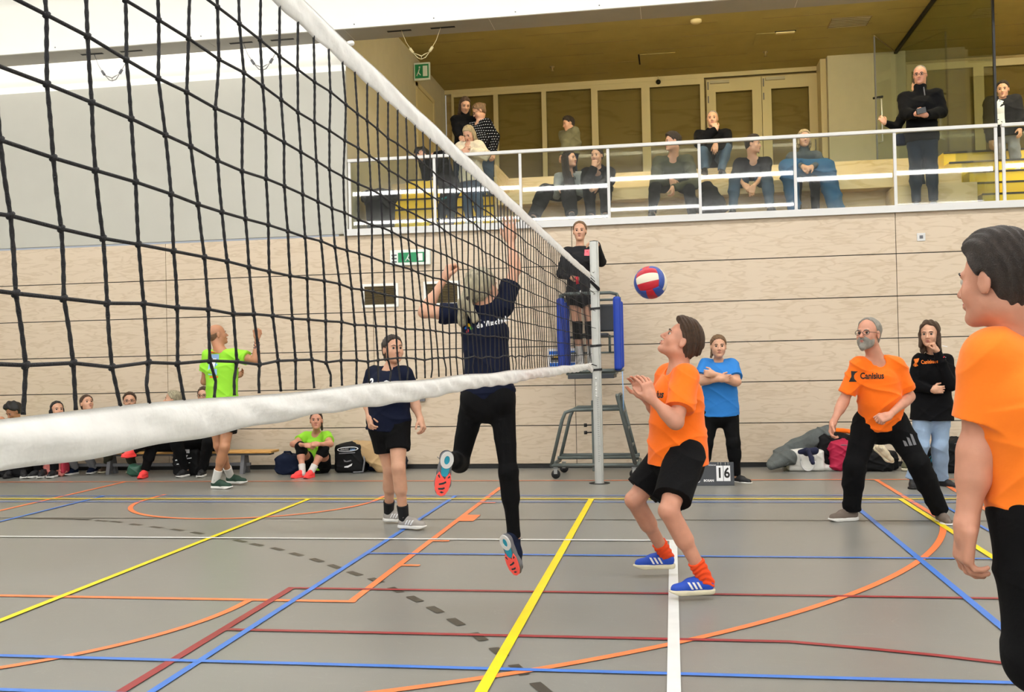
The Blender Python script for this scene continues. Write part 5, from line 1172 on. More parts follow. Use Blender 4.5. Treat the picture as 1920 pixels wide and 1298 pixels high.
# woman in blue shirt, arms crossed
person('woman in bright blue shirt and black leggings with arms crossed by the wall', J(1347, 650, 11.60), (.05, -1, .0), [J(1324, 686, 11.68), J(1371, 686, 11.68)], [J(1313, 714, 11.55), J(1381, 716, 11.52)], [J(1350, 711, 11.38), J(1338, 702, 11.40)],
       [J(1334, 768, 11.70), J(1366, 768, 11.70)], [J(1324, 832, 11.64), J(1375, 830, 11.64)], [J(1316, 893, 11.72), J(1380, 893, 11.68)], (.05, -1, 0), vx=.0065, female=True, size=1.0, hs=1.06, full=1.12,
       b=dict(cw=.175, cd=.155, ww=.185, wd=.15, hw=.195, hd=.15, arm=1.25, leg=1.18, bust=.06), toes=[A_((-.1, -1, 0)), A_((.9, -.8, 0))], shoes=S_BLKW,
       hands=[dict(d=(1, .15, .05), n=(0, 1, .1), t=(0, 0, 1), curl=.4), dict(d=(-.95, .05, .15), n=(0, 1, 0), t=(0, 0, 1), curl=.8)],
       top=dict(m='blue_tee', sleeve=.75, hem=.07, o=.016, loose=.02, wr=.004), bottom=dict(m='black_cloth', len=2, loose=.008, name='leggings', wr=.002),
       hair=dict(style='tied', m='hair_lightbrown', extra=[('K', (.05, -.07, -.03), (.075, -.04, -.11), .022, .014)]))

# foreground player at the right edge, seen from behind
Yf = 2.95
person('man in orange shirt close to the camera at right edge, seen from behind', J(1873, 528, Yf), (-.66, .75, .0), [J(1862, 672, Yf-.03), J(1996, 668, Yf+.10)], [J(1834, 838, Yf+.0), J(2010, 850, Yf+.1)], [J(1812, 982, Yf-.02), J(2010, 1000, Yf)],
       [J(1945, 968, Yf+.0), J(2050, 968, Yf+.06)], [J(1952, 1238, Yf-.02), J(2060, 1240, Yf+.1)], [A_((1.59, Yf+.1, .085)), A_((1.80, Yf+.2, .085))], (-.35, .94, 0), vx=.0042, size=1.03, hs=1.04, skin='skin_red', shoe_scale=1.0,
       b=dict(cw=.175, cd=.15, ww=.165, wd=.14, hw=.170, hd=.14, arm=1.12, leg=1.05, belly=.03), toes=[A_((-.4, 1, 0)), A_((-.2, 1, 0))], shoes=S_BLACK,
       hands=[dict(d=(-.1, .05, -1), n=(.75, .1, .0), t=(0, 1, 0), curls=(.38, .46, .52, .6), spread=.05, s=1.08, tcurl=.1), dict(n=(-1, 0, 0), t=(0, 1, 0))],
       top=dict(m='orange_bright', sleeve=.70, hem=.045, o=.022, loose=.018, flare=.002, wr=.005, ph=2.0, wf=30), bottom=dict(m='black_cloth', len=1.95, loose=.028, o=.02, wr=.004),
       hair=dict(style='short', m='hair_dark', top=.014, line=(.056, .072), rough=.0028, th=.010))

# umpire on the stand
Yu = 12.3
def ump_extra(R):
    print_on('chest_badge', R['shirt'], [rect2(-.03, -.04, .03, .04, 'print_pink'), rect2(-.012, -.02, .012, .02, 'print_red')], J(1099, 472, 12.1), (1, 0, 0), (0, 0, 1), parent=R['root'])
    for i in (0, 1): sdf_obj('knee_pad', [cone(R['kn'][i]+A_((0, 0, .10)), R['kn'][i]-A_((0, 0, .12)), .068, .06, cap='b'), cutp(R['kn'][i]+A_((0, 0, .10)), (0, 0, 1))], .008, 'black_cloth', R['root'])
person('umpire woman in dark sweater and shorts standing on the stand, hand on the post', J(1087, 434, Yu), (.02, -1, .0), [J(1064, 474, Yu), J(1111, 474, Yu)], [J(1053, 513, Yu-.02), J(1127, 491, Yu-.22)], [J(1072, 521, Yu-.22), J(1119, 459, 11.66)],
       [J(1076, 551, Yu), J(1102, 551, Yu)], [J(1083, 618, Yu-.04), J(1107, 618, Yu-.02)], [J(1089, 681, Yu+.02), J(1109, 681, Yu)], (0, -1, 0), vx=.0065, female=True, size=1.0, hs=1.0,
       b=dict(cw=.145, cd=.12, ww=.135, wd=.11, hw=.16, hd=.12, arm=.95, leg=.98, bust=.04), toes=[A_((.1, -1, 0)), A_((.1, -1, 0))], shoes=S_WHITE, socks=dict(m='white_sock', h=.30),
       hands=[dict(d=(.8, -.5, -.1), n=(0, 0, -1), t=(.3, -1, 0), curl=1.0), dict(d=(-.5, -.3, .12), n=(0, .1, -1), t=(-.3, -1, 0), curl=.45)],
       top=dict(m='charcoal', collar=.25, sleeve=2.0, hem=.06, o=.018, loose=.02, wr=.005, name='sweater'), bottom=dict(m='black_cloth', len=.32, loose=.012, name='shorts'),
       hair=dict(style='tied', m='hair_lightbrown', line=(.05, .08), tilt=(.9, -.45)), extra=ump_extra)
w_ = empty('whistle', tuple(at(1082, 528, 12.0)), 'red whistle with blue cord in the umpire\'s hand', 'whistle')
MB().tube([tuple(at(1081, 519, 12.0)), tuple(at(1083, 533, 12.0))], .02, 'print_red', 8).build('whistle_body', w_); MB().tube([tuple(at(1083, 533, 12.0)), tuple(at(1088, 547, 11.95)), tuple(at(1096, 552, 11.93))], .012, 'bag_navy', 6).tube([tuple(at(1088, 545, 11.92)), tuple(at(1091, 550, 11.92))], .016, 'print_white', 6).build('cord', w_)

# bald man in green
Yg = 11.15
def green_extra(R):
    print_on('back_print', R['shirt'], [rect2(-.07, -.12, .05, .12, 'print_lightblue'), rect2(-.07, .13, .07, .155, 'print_orange'), rect2(-.05, -.155, .06, -.135, 'print_orange'), rect2(-.03, -.06, .02, .07, 'print_white'), rect2(.022, -.06, .03, .07, 'print_blue')], J(389, 684, Yg-.3), (1, 0, 0), (0, 0, 1), parent=R['root'])
    e, w = R['el'][1], R['wr'][1]; d = w-e
    b = MB()
    for k in range(5):
        t = .28+.13*k; c_ = e+d*t; rr = .043-.014*t
        b.tube([tuple(c_+A_((rr*math.cos(a), rr*math.sin(a), .012*math.sin(3*a+k)))) for a in np.linspace(0, 2*PI, 12, endpoint=False)], .0035, 'ink', 5, closed=True)
        b.tube([tuple(e+d*(t-.08)+A_((rr*math.cos(k*2.), rr*math.sin(k*2.), 0))), tuple(e+d*(t+.06)+A_((rr*math.cos(k*2.+1.), rr*math.sin(k*2.+1.), 0)))], .006, 'ink', 5)
    b.build('forearm_tattoo', R['root'])
    for s_ in (0,): MB()
person('bald man in neon green shirt and black shorts with raised tattooed forearm', J(408, 628, Yg), (.78, .58, .18), [J(392, 668, Yg-.02), J(439, 666, Yg)], [J(383, 716, Yg+.02), J(480, 676, Yg-.05)], [J(437, 706, Yg+.25), J(482, 634, Yg-.02)],
       [J(402, 768, Yg), J(430, 768, Yg)], [J(410, 836, Yg+.02), J(421, 838, Yg-.10)], [J(432, 893, Yg+.35), J(404, 902, Yg-.02)], (.5, .8, 0), vx=.0065, size=1.05, hs=1.02, skin='skin_tan',
       b=dict(cw=.165, cd=.13, ww=.155, wd=.13, hw=.16, hd=.13, belly=.02, arm=.95), toes=[A_((1, -.1, 0)), A_((1, -.15, 0))], shoes=S_GREEN, socks=dict(m='white_sock', h=.14),
       hands=[dict(d=(.7, .5, .2), n=(.4, -.3, .5), t=(0, 0, 1), curl=.5), dict(d=(-.02, 0, 1), n=(-.6, .6, 0), t=(.5, .5, 0), curl=.9)],
       top=dict(m='green_neon', sleeve=.6, hem=.10, o=.02, loose=.024, wr=.006, flare=.008), bottom=dict(m='black_cloth', len=.62, loose=.03, name='shorts'),
       hair=dict(style='fringe', m='hair_lightbrown', th=.003, rough=.0005), extra=green_extra)

# girl sitting on the floor, arms round her knees
def girl_extra(R):
    for i in (0, 1): sdf_obj('knee_pad', [cone(R['kn'][i]+(R['hip'][i]-R['kn'][i])*.22, R['kn'][i]+(R['an'][i]-R['kn'][i])*.24, .068, .062, k=.02), sph(R['kn'][i], .072)], .007, 'black_cloth', R['root'])
    for s_ in (-1, 1): MB()
Yq = 12.45
person('girl in neon green shirt sitting on the floor with coral shoes', J(593, 789, Yq+.1), (.28, -.95, .12), [J(574, 819, Yq+.22), J(612, 819, Yq+.22)], [J(549, 833, Yq-.02), J(620, 833, Yq-.02)], [J(573, 835, Yq-.22), J(597, 833, Yq-.24)],
       [J(582, 874, Yq+.27), J(607, 874, Yq+.27)], [J(563, 838, Yq-.10), J(607, 841, Yq-.10)], [J(567, 884, Yq-.2), J(584, 884, Yq-.22)], (0, -1, 0), vx=.0065, female=True, size=.93, hs=.98, skin='skin_red',
       b=dict(cw=.14, cd=.11, ww=.13, wd=.105, hw=.155, hd=.12, arm=.95, leg=1.0), toes=[A_((-.5, -1, 0)), A_((-.1, -1, 0))], shoes=S_CORAL, socks=dict(m='white_sock', h=.10), base=tuple(on(590, 893)),
       hands=[dict(d=(1, -.2, -.1), n=(0, .6, -.6), t=(0, -.5, .8), curl=.5), dict(d=(-1, -.1, 0), n=(0, .6, -.6), t=(0, -.5, .8), curl=.5)],
       top=dict(m='green_neon', sleeve=.55, hem=.03, o=.014, loose=.02), bottom=dict(m='black_cloth', len=.5, loose=.014, name='shorts'),
       hair=dict(style='tied', m='hair_dark', line=(.055, .075), extra=[('K', (-.06, -.03, 0), (-.07, -.04, -.12), .025, .015)]), extra=girl_extra)
# ---------------------------------------------------------------- people on the bench and in the gallery
def sit(label, hpx, hY, look, seat, feetz, m_top, m_bot, hair, hy=None, knees=None, ankles=None, spread=.12, elbows=None, wrists=None, female=False, size=.98, vx=.0095, shoes=S_BLACK, lean=.06, top=None, bottom=None, hands=None, face=True, yaw=0.0, group=None, hw=.0, skin='skin', **kw):
    """someone seated facing the hall: head pixel and depth, hips depth hy, seat height"""
    hd = J(*hpx, hY); hy = hY+.08 if hy is None else hy; x = hd[0]; c_, s_ = math.cos(yaw), math.sin(yaw)
    def R(dx, dy): return A_((x+hw+dx*c_-dy*s_, hy+dx*s_+dy*c_, 0))
    hip = [R(-.09, 0)+A_((0, 0, seat+.09)), R(.09, 0)+A_((0, 0, seat+.09))]
    sm = hd+A_((0, lean, -.236*size)); sw = .165 if female else .19
    sh = [sm+A_((-sw*c_, -sw*s_, 0))*size, sm+A_((sw*c_, sw*s_, 0))*size]
    kn = [J(*k[:2], k[2]) if len(k) == 3 else None for k in knees] if knees else [R(-spread, -.42)+A_((0, 0, seat+.13)), R(spread, -.42)+A_((0, 0, seat+.13))]
    an = [A_(tuple(a)) for a in ankles] if ankles else [R(-spread, -.40)+A_((0, 0, feetz+.085)), R(spread, -.40)+A_((0, 0, feetz+.085))]
    if elbows is None: el = [sh[0]+A_((-.04, -.10, -.26))*size, sh[1]+A_((.04, -.10, -.26))*size]
    else: el = [J(*e) for e in elbows]
    if wrists is None: wr = [(kn[0]*.6+hip[0]*.4)+A_((.07, -.03, .11)), (kn[1]*.6+hip[1]*.4)+A_((-.07, -.03, .11))]
    else: wr = [J(*e) for e in wrists]
    tp = dict(m=m_top, sleeve=2.0, hem=.03, o=.02, loose=.02); tp.update(top or {}); bt = dict(m=m_bot, len=2.0, loose=.016, seat=True); bt.update(bottom or {})
    b_ = dict(cw=.14, ww=.135, hw=.16) if female else dict(cw=.165, ww=.155, hw=.165); b_.update(kw.pop('b', {}))
    return person(label, hd, look, sh, el, wr, hip, kn, an, (s_, -c_, 0), vx=vx, female=female, size=size, top=tp, bottom=bt, hair=hair, shoes=shoes, group=group, face=face, skin=skin, b=b_,
                  hands=hands or [dict(d=(.6, -.5, -.3), n=(.2, .3, -.9), t=(.3, -.8, .2), curl=.5), dict(d=(-.6, -.5, -.3), n=(-.2, .3, -.9), t=(-.3, -.8, .2), curl=.5)], toes=[A_((-.15, -1, 0)), A_((.15, -1, 0))], base=((hip[0][0]+hip[1][0])/2, hy-.2, feetz), **kw)
GB = 'people sitting on the bench by the wall'
BZ = .305
sit('child with bushy black hair in neon green shirt at the left end of the bench', (25, 772), 12.55, (-.3, -.8, -.5), BZ, 0, 'green_neon', 'black_cloth', dict(style='short', m='hair_black', th=.03, rough=.006, freq=70, top=.03), hy=12.72, group=GB, female=True, top=dict(sleeve=.7), wrists=[(2, 785, 12.3), (50, 830, 12.3)], elbows=[(2, 820, 12.5), (72, 818, 12.5)], size=.95, skin='skin_tan')
sit('woman with straight dark hair in pale jacket on the bench, hand at her mouth', (107, 769), 12.6, (.75, -.62, .1), BZ, 0, 'cream_fleece', 'black_cloth', dict(style='long', m='hair_black', len=.2, line=(.045, .075)), hy=12.74, group=GB, female=True, elbows=[(85, 822, 12.5), (130, 815, 12.4)], wrists=[(112, 830, 12.3), (115, 790, 12.42)], shoes=S_BLKW)
sit('woman with tied brown hair in black top looking up, third on the bench', (163, 757), 12.65, (.78, -.55, .32), BZ, 0, 'black_wool', 'grey_pants', dict(style='bun', m='hair_brown'), hy=12.74, group=GB, female=True, shoes=('bag_navy', 'white_rubber', 'lace_dark', None, None), top=dict(sleeve=1.5), ankles=[(on(141, 890)[0], on(141, 890)[1], .085), (on(176, 888)[0], on(176, 888)[1], .085)])
sit('woman with short brown hair and glasses in navy top, fourth on the bench', (243, 753), 12.66, (.45, -.88, .08), BZ, 0, 'navy', 'olive', dict(style='short', m='hair_brown', th=.014, line=(.05, .075)), hy=12.74, group=GB, female=True, glasses=True, shoes=S_BROWN, ankles=[(on(203, 886)[0], on(203, 886)[1], .085), (on(250, 886)[0], on(250, 886)[1], .085)])
sit('woman with ash blonde hair in black, legs crossed, coral shoes, on the bench', (323, 750), 12.66, (-.85, -.45, .12), BZ, 0, 'black_wool', 'black_cloth', dict(style='tied', m='hair_ash', th=.014), hy=12.74, group=GB, female=True, shoes=S_CORAL, knees=[(290, 822, 12.25), (285, 838, 12.3)], ankles=[tuple(J(248, 845, 12.05)), (on(268, 897)[0], on(268, 897)[1]+.05, .085)])
sit('man with glasses in dark clothes on the bench, half hidden behind the bald man', (382, 742), 12.66, (.15, -.98, .0), BZ, 0, 'black_wool', 'black_cloth', dict(style='short', m='hair_brown'), hy=12.76, group=GB, glasses=True, shoes=S_BLKW, elbows=[(352, 790, 12.55), (408, 795, 12.5)], wrists=[(338, 812, 12.3), (366, 809, 12.25)], knees=[(330, 830, 12.2), (390, 830, 12.25)], top=dict(sleeve=.7))

GG = 'spectators seated on the gallery tiers'
# seated on the tiers, left to right
sit('woman with very long brown hair in grey sweater and black trousers seated in the gallery', (1068, 299), 14.02, (.86, -.48, .08), T1-.10, GF, 'grey_knit', 'black_cloth', dict(style='long', m='hair_dark', len=.38, w=.06, th=.012, rough=.004), hy=14.42, group=GG, female=True, knees=[(1022, 360, 13.95), (1065, 362, 13.9)], ankles=[tuple(J(1000, 408, 13.62)), tuple(J(1072, 402, 13.65))], wrists=[(1050, 352, 13.9), (1068, 354, 13.9)], lean=.10, bottom=dict(loose=.05))
sit('person in black coat resting a hand on the face, seated next to the long-haired woman', (1119, 292), 14.05, (-.35, -.93, -.1), T1-.10, GF, 'black_wool', 'black_cloth', dict(style='tied', m='hair_dark'), hy=14.42, group=GG, female=True, elbows=[(1100, 345, 13.85), (1142, 340, 13.95)], wrists=[(1114, 313, 13.88), (1120, 350, 13.85)], top=dict(hood=True, o=.035, loose=.035), hands=[dict(d=(.1, .1, 1), n=(0, 1, 0), t=(1, 0, 0), curl=.8), dict(curl=.5)], lean=.10, bottom=dict(loose=.03), ankles=[tuple(J(1108, 405, 13.7)), tuple(J(1135, 404, 13.7))])
sit('broad man in dark olive shirt and black trousers seated in the gallery, head turned left', (1261, 266), 14.1, (-.93, -.35, -.05), T1-.06, GF, 'olive', 'black_cloth', dict(style='short', m='hair_dark', top=.015, th=.012), hy=14.46, group=GG, size=1.04, elbows=[(1228, 345, 14.05), (1302, 345, 14.05)], wrists=[(1258, 338, 13.85), (1262, 352, 13.80)], knees=[(1228, 352, 13.85), (1292, 356, 13.85)], ankles=[tuple(J(1223, 401, 13.72)), tuple(J(1298, 404, 13.75))], hands=[dict(d=(.5, -.3, -.8), n=(0, .8, 0), t=(.6, 0, .3), curl=.6), dict(d=(-.1, -.2, -1), n=(-.8, .3, 0), t=(0, -.9, 0), curl=.6)], lean=.12, top=dict(o=.03, loose=.03), b=dict(cw=.19, ww=.18))
sit('grey-haired man in thick black jacket and blue jeans on the upper tier, hand on chin', (1336, 223), 15.35, (-.12, -.99, -.05), T2+.02, T1, 'black_wool', 'jeans_blue', dict(style='short', m='hair_grey', th=.003, line=(.04, .085), rough=.0006), hy=15.62, group=GG, size=1.0, elbows=[(1312, 268, 15.15), (1362, 275, 15.15)], wrists=[(1343, 243, 15.10), (1342, 270, 14.95)], hands=[dict(d=(-.3, 0, .9), n=(0, 1, 0), t=(1, 0, 0), curl=1.1), dict(d=(-.1, -.2, -1), n=(.2, .9, 0), t=(-1, 0, 0), curl=.3)], knees=[(1318, 284, 15.1), (1362, 278, 15.1)], ankles=[tuple(J(1322, 318, 15.05)), tuple(J(1352, 322, 15.0))], top=dict(o=.045, loose=.04, hood=True, collar=.5), b=dict(cw=.18, ww=.17))
sit('young man in black rolled-sleeve shirt and jeans seated in the gallery, looking right', (1412, 271), 14.1, (.93, -.36, -.05), T1-.06, GF, 'black_wool', 'jeans_blue', dict(style='short', m='hair_dark', top=.02), hy=14.46, group=GG, elbows=[(1378, 330, 14.1), (1436, 325, 14.1)], wrists=[(1395, 346, 13.82), (1412, 350, 13.80)], knees=[(1378, 338, 13.92), (1438, 338, 13.92)], ankles=[tuple(J(1374, 392, 13.85)), tuple(J(1444, 390, 13.85))], top=dict(sleeve=1.25), hands=[dict(d=(.5, -.2, -.6), n=(0, .8, -.3), t=(.5, -.3, .3), curl=.5), dict(d=(-.25, -.1, -.95), n=(.3, .8, 0), t=(-.7, 0, 0), curl=.4)], lean=.10, bottom=dict(loose=.02))
def blanket(R):
    sdf_obj('coat_on_lap', [cone(R['kn'][0]+A_((-.12, .02, .05)), R['kn'][1]+A_((.14, .02, .02)), .12, .12, k=.04), cone(R['kn'][0]+A_((-.10, -.05, 0)), R['an'][0]+A_((-.05, -.04, .05)), .12, .09, k=.05), cone(R['kn'][1]+A_((.14, 0, 0)), R['an'][1]+A_((.26, -.04, .02)), .13, .11, k=.05), cone(R['hip'][0]+A_((-.05, -.05, .05)), R['kn'][0], .14, .12, k=.05), cone(R['hip'][1], R['kn'][1], .14, .12, k=.05)], .012, 'blue_coat', R['root'], wrinkle(.014, 34))
sit('blonde woman in grey turtleneck with a blue coat over her lap seated in the gallery', (1508, 260), 14.12, (.05, -1, -.05), T1-.04, GF, 'grey_sweater', 'black_cloth', dict(style='long', m='hair_blonde', len=.10, w=.045, th=.010), hy=14.5, group=GG, female=True, wrists=[(1505, 312, 13.95), (1522, 313, 13.93)], elbows=[(1485, 308, 14.15), (1542, 308, 14.15)], lean=.08, top=dict(collar=.9, o=.022), extra=blanket)
def stand(label, hpx, hY, look, feet, front, m_top, m_bot, hair, size=1.0, female=False, elbows=None, wrists=None, knees=None, vx=.0095, top=None, bottom=None, shoes=S_BLACK, sw=None, hands=None, lean=(0, 0), sd=.140, **kw):
    hd = J(*hpx, hY); f = A_((front[0], front[1], 0)); f = unit(f); r_ = A_((-f[1], f[0], 0)); r_ = r_ if r_[0] > 0 else -r_
    fz = feet[2]; sw = sw or (.16 if female else .19)*size; H = hd[2]-fz; sm = hd-A_((lean[0]*.3, lean[1]*.3-.02,   sd*H)); fx = A_((feet[0], feet[1], 0))
    hz = fz+H*.545; hm = A_((sm[0]*.6+fx[0]*.4, sm[1]*.6+fx[1]*.4, hz))
    sh = [sm-r_*sw, sm+r_*sw]; hip = [hm-r_*.085*size, hm+r_*.085*size]
    an = [fx-r_*.10*size+A_((0, 0, fz+.085)), fx+r_*.10*size+A_((0, 0, fz+.085))]; kn = [(hip[i]+an[i])/2+f*.03 for i in (0, 1)]
    if knees: kn = [J(*k) for k in knees]
    el = [J(*e) for e in elbows] if elbows else [sh[0]-r_*.05+A_((0, 0, -.28*size)), sh[1]+r_*.05+A_((0, 0, -.28*size))]
    wr = [J(*e) for e in wrists] if wrists else [el[0]+f*.08+A_((0, 0, -.24*size)), el[1]+f*.08+A_((0, 0, -.24*size))]
    tp = dict(m=m_top, sleeve=2.0, hem=.05, o=.02, loose=.02); tp.update(top or {}); bt = dict(m=m_bot, len=2.0, loose=.016); bt.update(bottom or {})
    return person(label, hd, look, sh, el, wr, hip, kn, an, front, vx=vx, female=female, size=size, top=tp, bottom=bt, hair=hair, shoes=shoes, hands=hands, toes=[f, f], base=(feet[0], feet[1], fz), **kw)
# left group on the yellow steps
stand('woman in black polo-neck standing on the yellow steps, looking down', (872, 197), 14.9, (.35, -.80, -.45), (at(866, 300, 14.9).x, 14.92, GF+.388), (.4, -.9, 0), 'black_wool', 'jeans_dark', dict(style='long', m='hair_brown', len=.16, w=.04), female=True, size=.98, elbows=[(856, 245, 14.85), (900, 240, 14.9)], wrists=[(864, 258, 14.65), (895, 262, 14.7)], top=dict(collar=.9), shoes=S_WHITE)
def dots_extra(R):
    me = R['shirt'].data; tw = parent_world(R['shirt']); bv = BVHTree.FromPolygons([v.co+tw for v in me.vertices], [p.vertices[:] for p in me.polygons]); b = MB(); c0 = Vector(tuple((R['mS']+R['mH'])/2))
    for i in range(15):
        for j in range(-9, 10):
            o = c0+Vector((j*.034+(i % 2)*.017, -.8, -.30+i*.042)); h = bv.ray_cast(o, Vector((0, 1, 0)))
            if h[0]:
                p = h[0]+Vector((0, -.003, 0)); b.quad((p.x-.008, p.y, p.z-.004), (p.x+.008, p.y, p.z-.001), (p.x+.008, p.y, p.z+.005), (p.x-.008, p.y, p.z+.002), 'print_white')
    b.build('dot_pattern', R['root'])['kind'] = 'stuff'
stand('woman with glasses and hair bun in black sweater with white dots', (898, 209), 14.75, (-.80, -.35, -.48), (at(915, 300, 14.8).x, 14.82, GF+.388), (-.6, -.8, 0), 'black_wool', 'jeans_blue', dict(style='bun', m='hair_lightbrown'), female=True, size=.98, glasses=True, elbows=[(908, 262, 14.55), (928, 258, 14.75)], wrists=[(900, 290, 14.4), (925, 287, 14.6)], extra=dots_extra, top=dict(o=.03, loose=.03))
stand('blonde girl in cream fleece jacket and jeans standing at the gallery railing', (879, 251), 13.75, (-.25, -.75, -.60), (at(890, 400, 13.8).x, 13.80, GF), (-.2, -1, 0), 'cream_fleece', 'jeans_blue', dict(style='long', m='hair_blonde', len=.18, w=.045), female=True, size=.86, hs=.92, elbows=[(862, 293, 13.65), (908, 290, 13.70)], wrists=[(870, 283, 13.55), (878, 285, 13.52)], top=dict(o=.04, loose=.045, hem=.08, wr=.009), shoes=S_WHITE)
bent = person('person with black hair in dark jacket bending over the gallery railing', J(790, 292, 13.62), (-.8, -.4, -.6), [J(808, 300, 13.85), J(828, 293, 13.55)], [J(800, 330, 13.75), J(815, 318, 13.45)], [J(790, 300, 13.48), J(798, 297, 13.38)], [J(838, 352, 13.95), J(850, 356, 13.70)], [J(830, 388, 13.85), J(846, 390, 13.66)],
       [J(828, 418, 13.9), J(846, 420, 13.7)], (-.9, -.2, -.3), vx=.0095, size=.9, female=True, hair=dict(style='long', m='hair_black', len=.14, w=.05, th=.02, rough=.006, freq=60), top=dict(m='black_wool', sleeve=2, hem=.10, o=.04, loose=.03), bottom=dict(m='jeans_dark', len=2), shoes=S_BROWN, toes=[A_((-1, -.2, 0)), A_((-1, -.2, 0))], base=(at(838, 420, 13.8).x, 13.8, GF), face=False,
       extra=lambda R: sdf_obj('jacket_hem_trim', [tube_e([(R['mH']-R['up']*.10, .215, .165), (R['mH']-R['up']*.07, .215, .165)], R['r'], cap0=True, cap1=True)], .01, 'teal', R['root']))
stand('boy in khaki jacket walking along the back of the gallery', (1066, 232), 16.6, (-.85, -.45, -.25), (at(1072, 300, 16.6).x, 16.6, T2), (-.7, -.7, 0), 'khaki', 'jeans_dark', dict(style='short', m='hair_dark', top=.015), size=.84, hs=.94, elbows=[(1060, 270, 16.5), (1082, 268, 16.6)], top=dict(hood=True, o=.035, loose=.03))
def cam_extra(R):
    c = (R['wr'][0]+R['wr'][1])/2+A_((.0, -.06, .04)); 
    sdf_obj('drawstring', [cone(R['T']((-.05, .10, -.17)), R['T']((-.06, .11, -.27)), .008, .008)], .006, 'print_grey', R['root'])
stand('tall grey-haired man with glasses in black jacket standing behind the railing', (1725, 141), 13.78, (-.35, -.93, -.12), (at(1735, 380, 13.78).x, 13.80, GF+.0), (-.25, -1, 0), 'black_wool', 'jeans_dark', dict(style='short', m='hair_grey', th=.002, line=(.03, .09), rough=.0005), size=1.04, hs=1.02, glasses=True, skin='skin_red', elbows=[(1698, 213, 13.72), (1765, 210, 13.72)], wrists=[(1717, 214, 13.5), (1737, 216, 13.48)],
      hands=[dict(d=(.9, -.1, .3), n=(.3, .9, 0), t=(0, 0, 1), curl=.8), dict(d=(-.9, -.1, .3), n=(-.3, .9, 0), t=(0, 0, 1), curl=.8)], top=dict(collar=.7, o=.035, loose=.035, hem=.07), extra=cam_extra, sw=.190, sd=.160)
ph = at(1727, 208, 13.36); tag(MB().obox(tuple(ph), ((.055, .0, .01), (0, .02, 0), (-.006, 0, .035))[0:3], 'phone_black').build('camera', origin=tuple(ph)), 'small black camera held by the tall standing man', 'camera')
stand('person in black mostly hidden behind the tall standing man, arm reaching to the door', (1722, 160), 14.25, (-.6, .7, 0), (at(1738, 360, 14.3).x, 14.32, GF), (-.6, .7, 0), 'black_wool', 'jeans_dark', dict(style='short', m='hair_dark'), size=.93, elbows=[(1682, 238, 14.2), (1748, 235, 14.3)], wrists=[(1660, 231, 14.15), (1745, 262, 14.3)], hands=[dict(d=(-.6, 0, .8), n=(0, 1, 0), t=(1, 0, 0), curl=.4), {}], face=False)
tag(sdf_obj('shoulder_bag', [rbox(J(1690, 262, 13.95), (.07, .05, .08), rad=.03)], .01, 'bag_navy'), 'small dark shoulder bag at the hip of the tall standing man', 'bag')
def tee_extra(R):
    print_on('white_top', R['shirt'], [poly2([(-.05, -.2), (.06, -.2), (.05, .12), (.0, .16), (-.04, .1)], 'print_white')], J(1883, 200, 14.6), (1, 0, 0), (0, 0, 1), parent=R['root'], lift=.006)
stand('young woman in dark jacket over white top beyond the tall glass wall', (1880, 168), 14.9, (-.35, -.92, -.15), (at(1893, 300, 14.9).x, 14.95, GF+.58), (-.2, -1, 0), 'charcoal', 'grey_pants', dict(style='tied', m='hair_dark'), female=True, size=.98, hs=1.0, elbows=[(1855, 235, 14.9), (1910, 225, 14.85)], wrists=[(1858, 265, 14.8), (1912, 243, 14.75)], top=dict(o=.04, loose=.04, hem=.12), extra=tee_extra, shoes=S_WHITE)

# ---------------------------------------------------------------- bags, coats and things lying about
def lump(name, label, cat, prims, m, h=.009, wr=(.008, 40), group=None, kids=None, origin=None):
    o = sdf_obj(name, prims, h, m, None, wrinkle(*wr)); tag(o, label, cat, group)
    return o
def lbag(label, x, y, w, d, hgt, m, name='sports_bag', cat='bag', group='bags along the plywood wall', parts=(), lean=0.0, seed=0, wr=.008, rad=.06, h=.008):
    """a soft bag standing on the floor, with handle and zip as parts"""
    r = empty(name, (x, y, 0), label, cat, group)
    P = [rbox((x, y, hgt*.46), (w/2, d/2, hgt*.46), rad=rad), ell((x, y, hgt*.75), (w*.46, d*.46, hgt*.25), k=.05), cutp((0, 0, 0), (0, 0, -1))]
    sdf_obj('bag_body', P, h, m, r, wrinkle(wr*1.2, 44+2*seed, seed))
    if 'zip' in parts: MB().tube([(x-w*.38, y-d*.42, hgt*.80), (x, y-d*.50, hgt*.84), (x+w*.38, y-d*.42, hgt*.80)], .006, 'print_grey', 5).build('zip', r)
    if 'handle' in parts: MB().tube([(x-w*.15, y-d*.2, hgt*.97), (x-w*.12, y-d*.3, hgt*1.10), (x+w*.12, y-d*.3, hgt*1.10), (x+w*.15, y-d*.2, hgt*.97)], .012, m, 6).build('handle', r)
    if 'strap' in parts: MB().tube([(x+w*.44, y-d*.3, hgt*.85), (x+w*.55, y-d*.5, hgt*.4), (x+w*.5, y-d*.55, .02), (x+w*.2, y-d*.7, .015)], .012, 'print_grey', 6).build('strap', r)
    return r
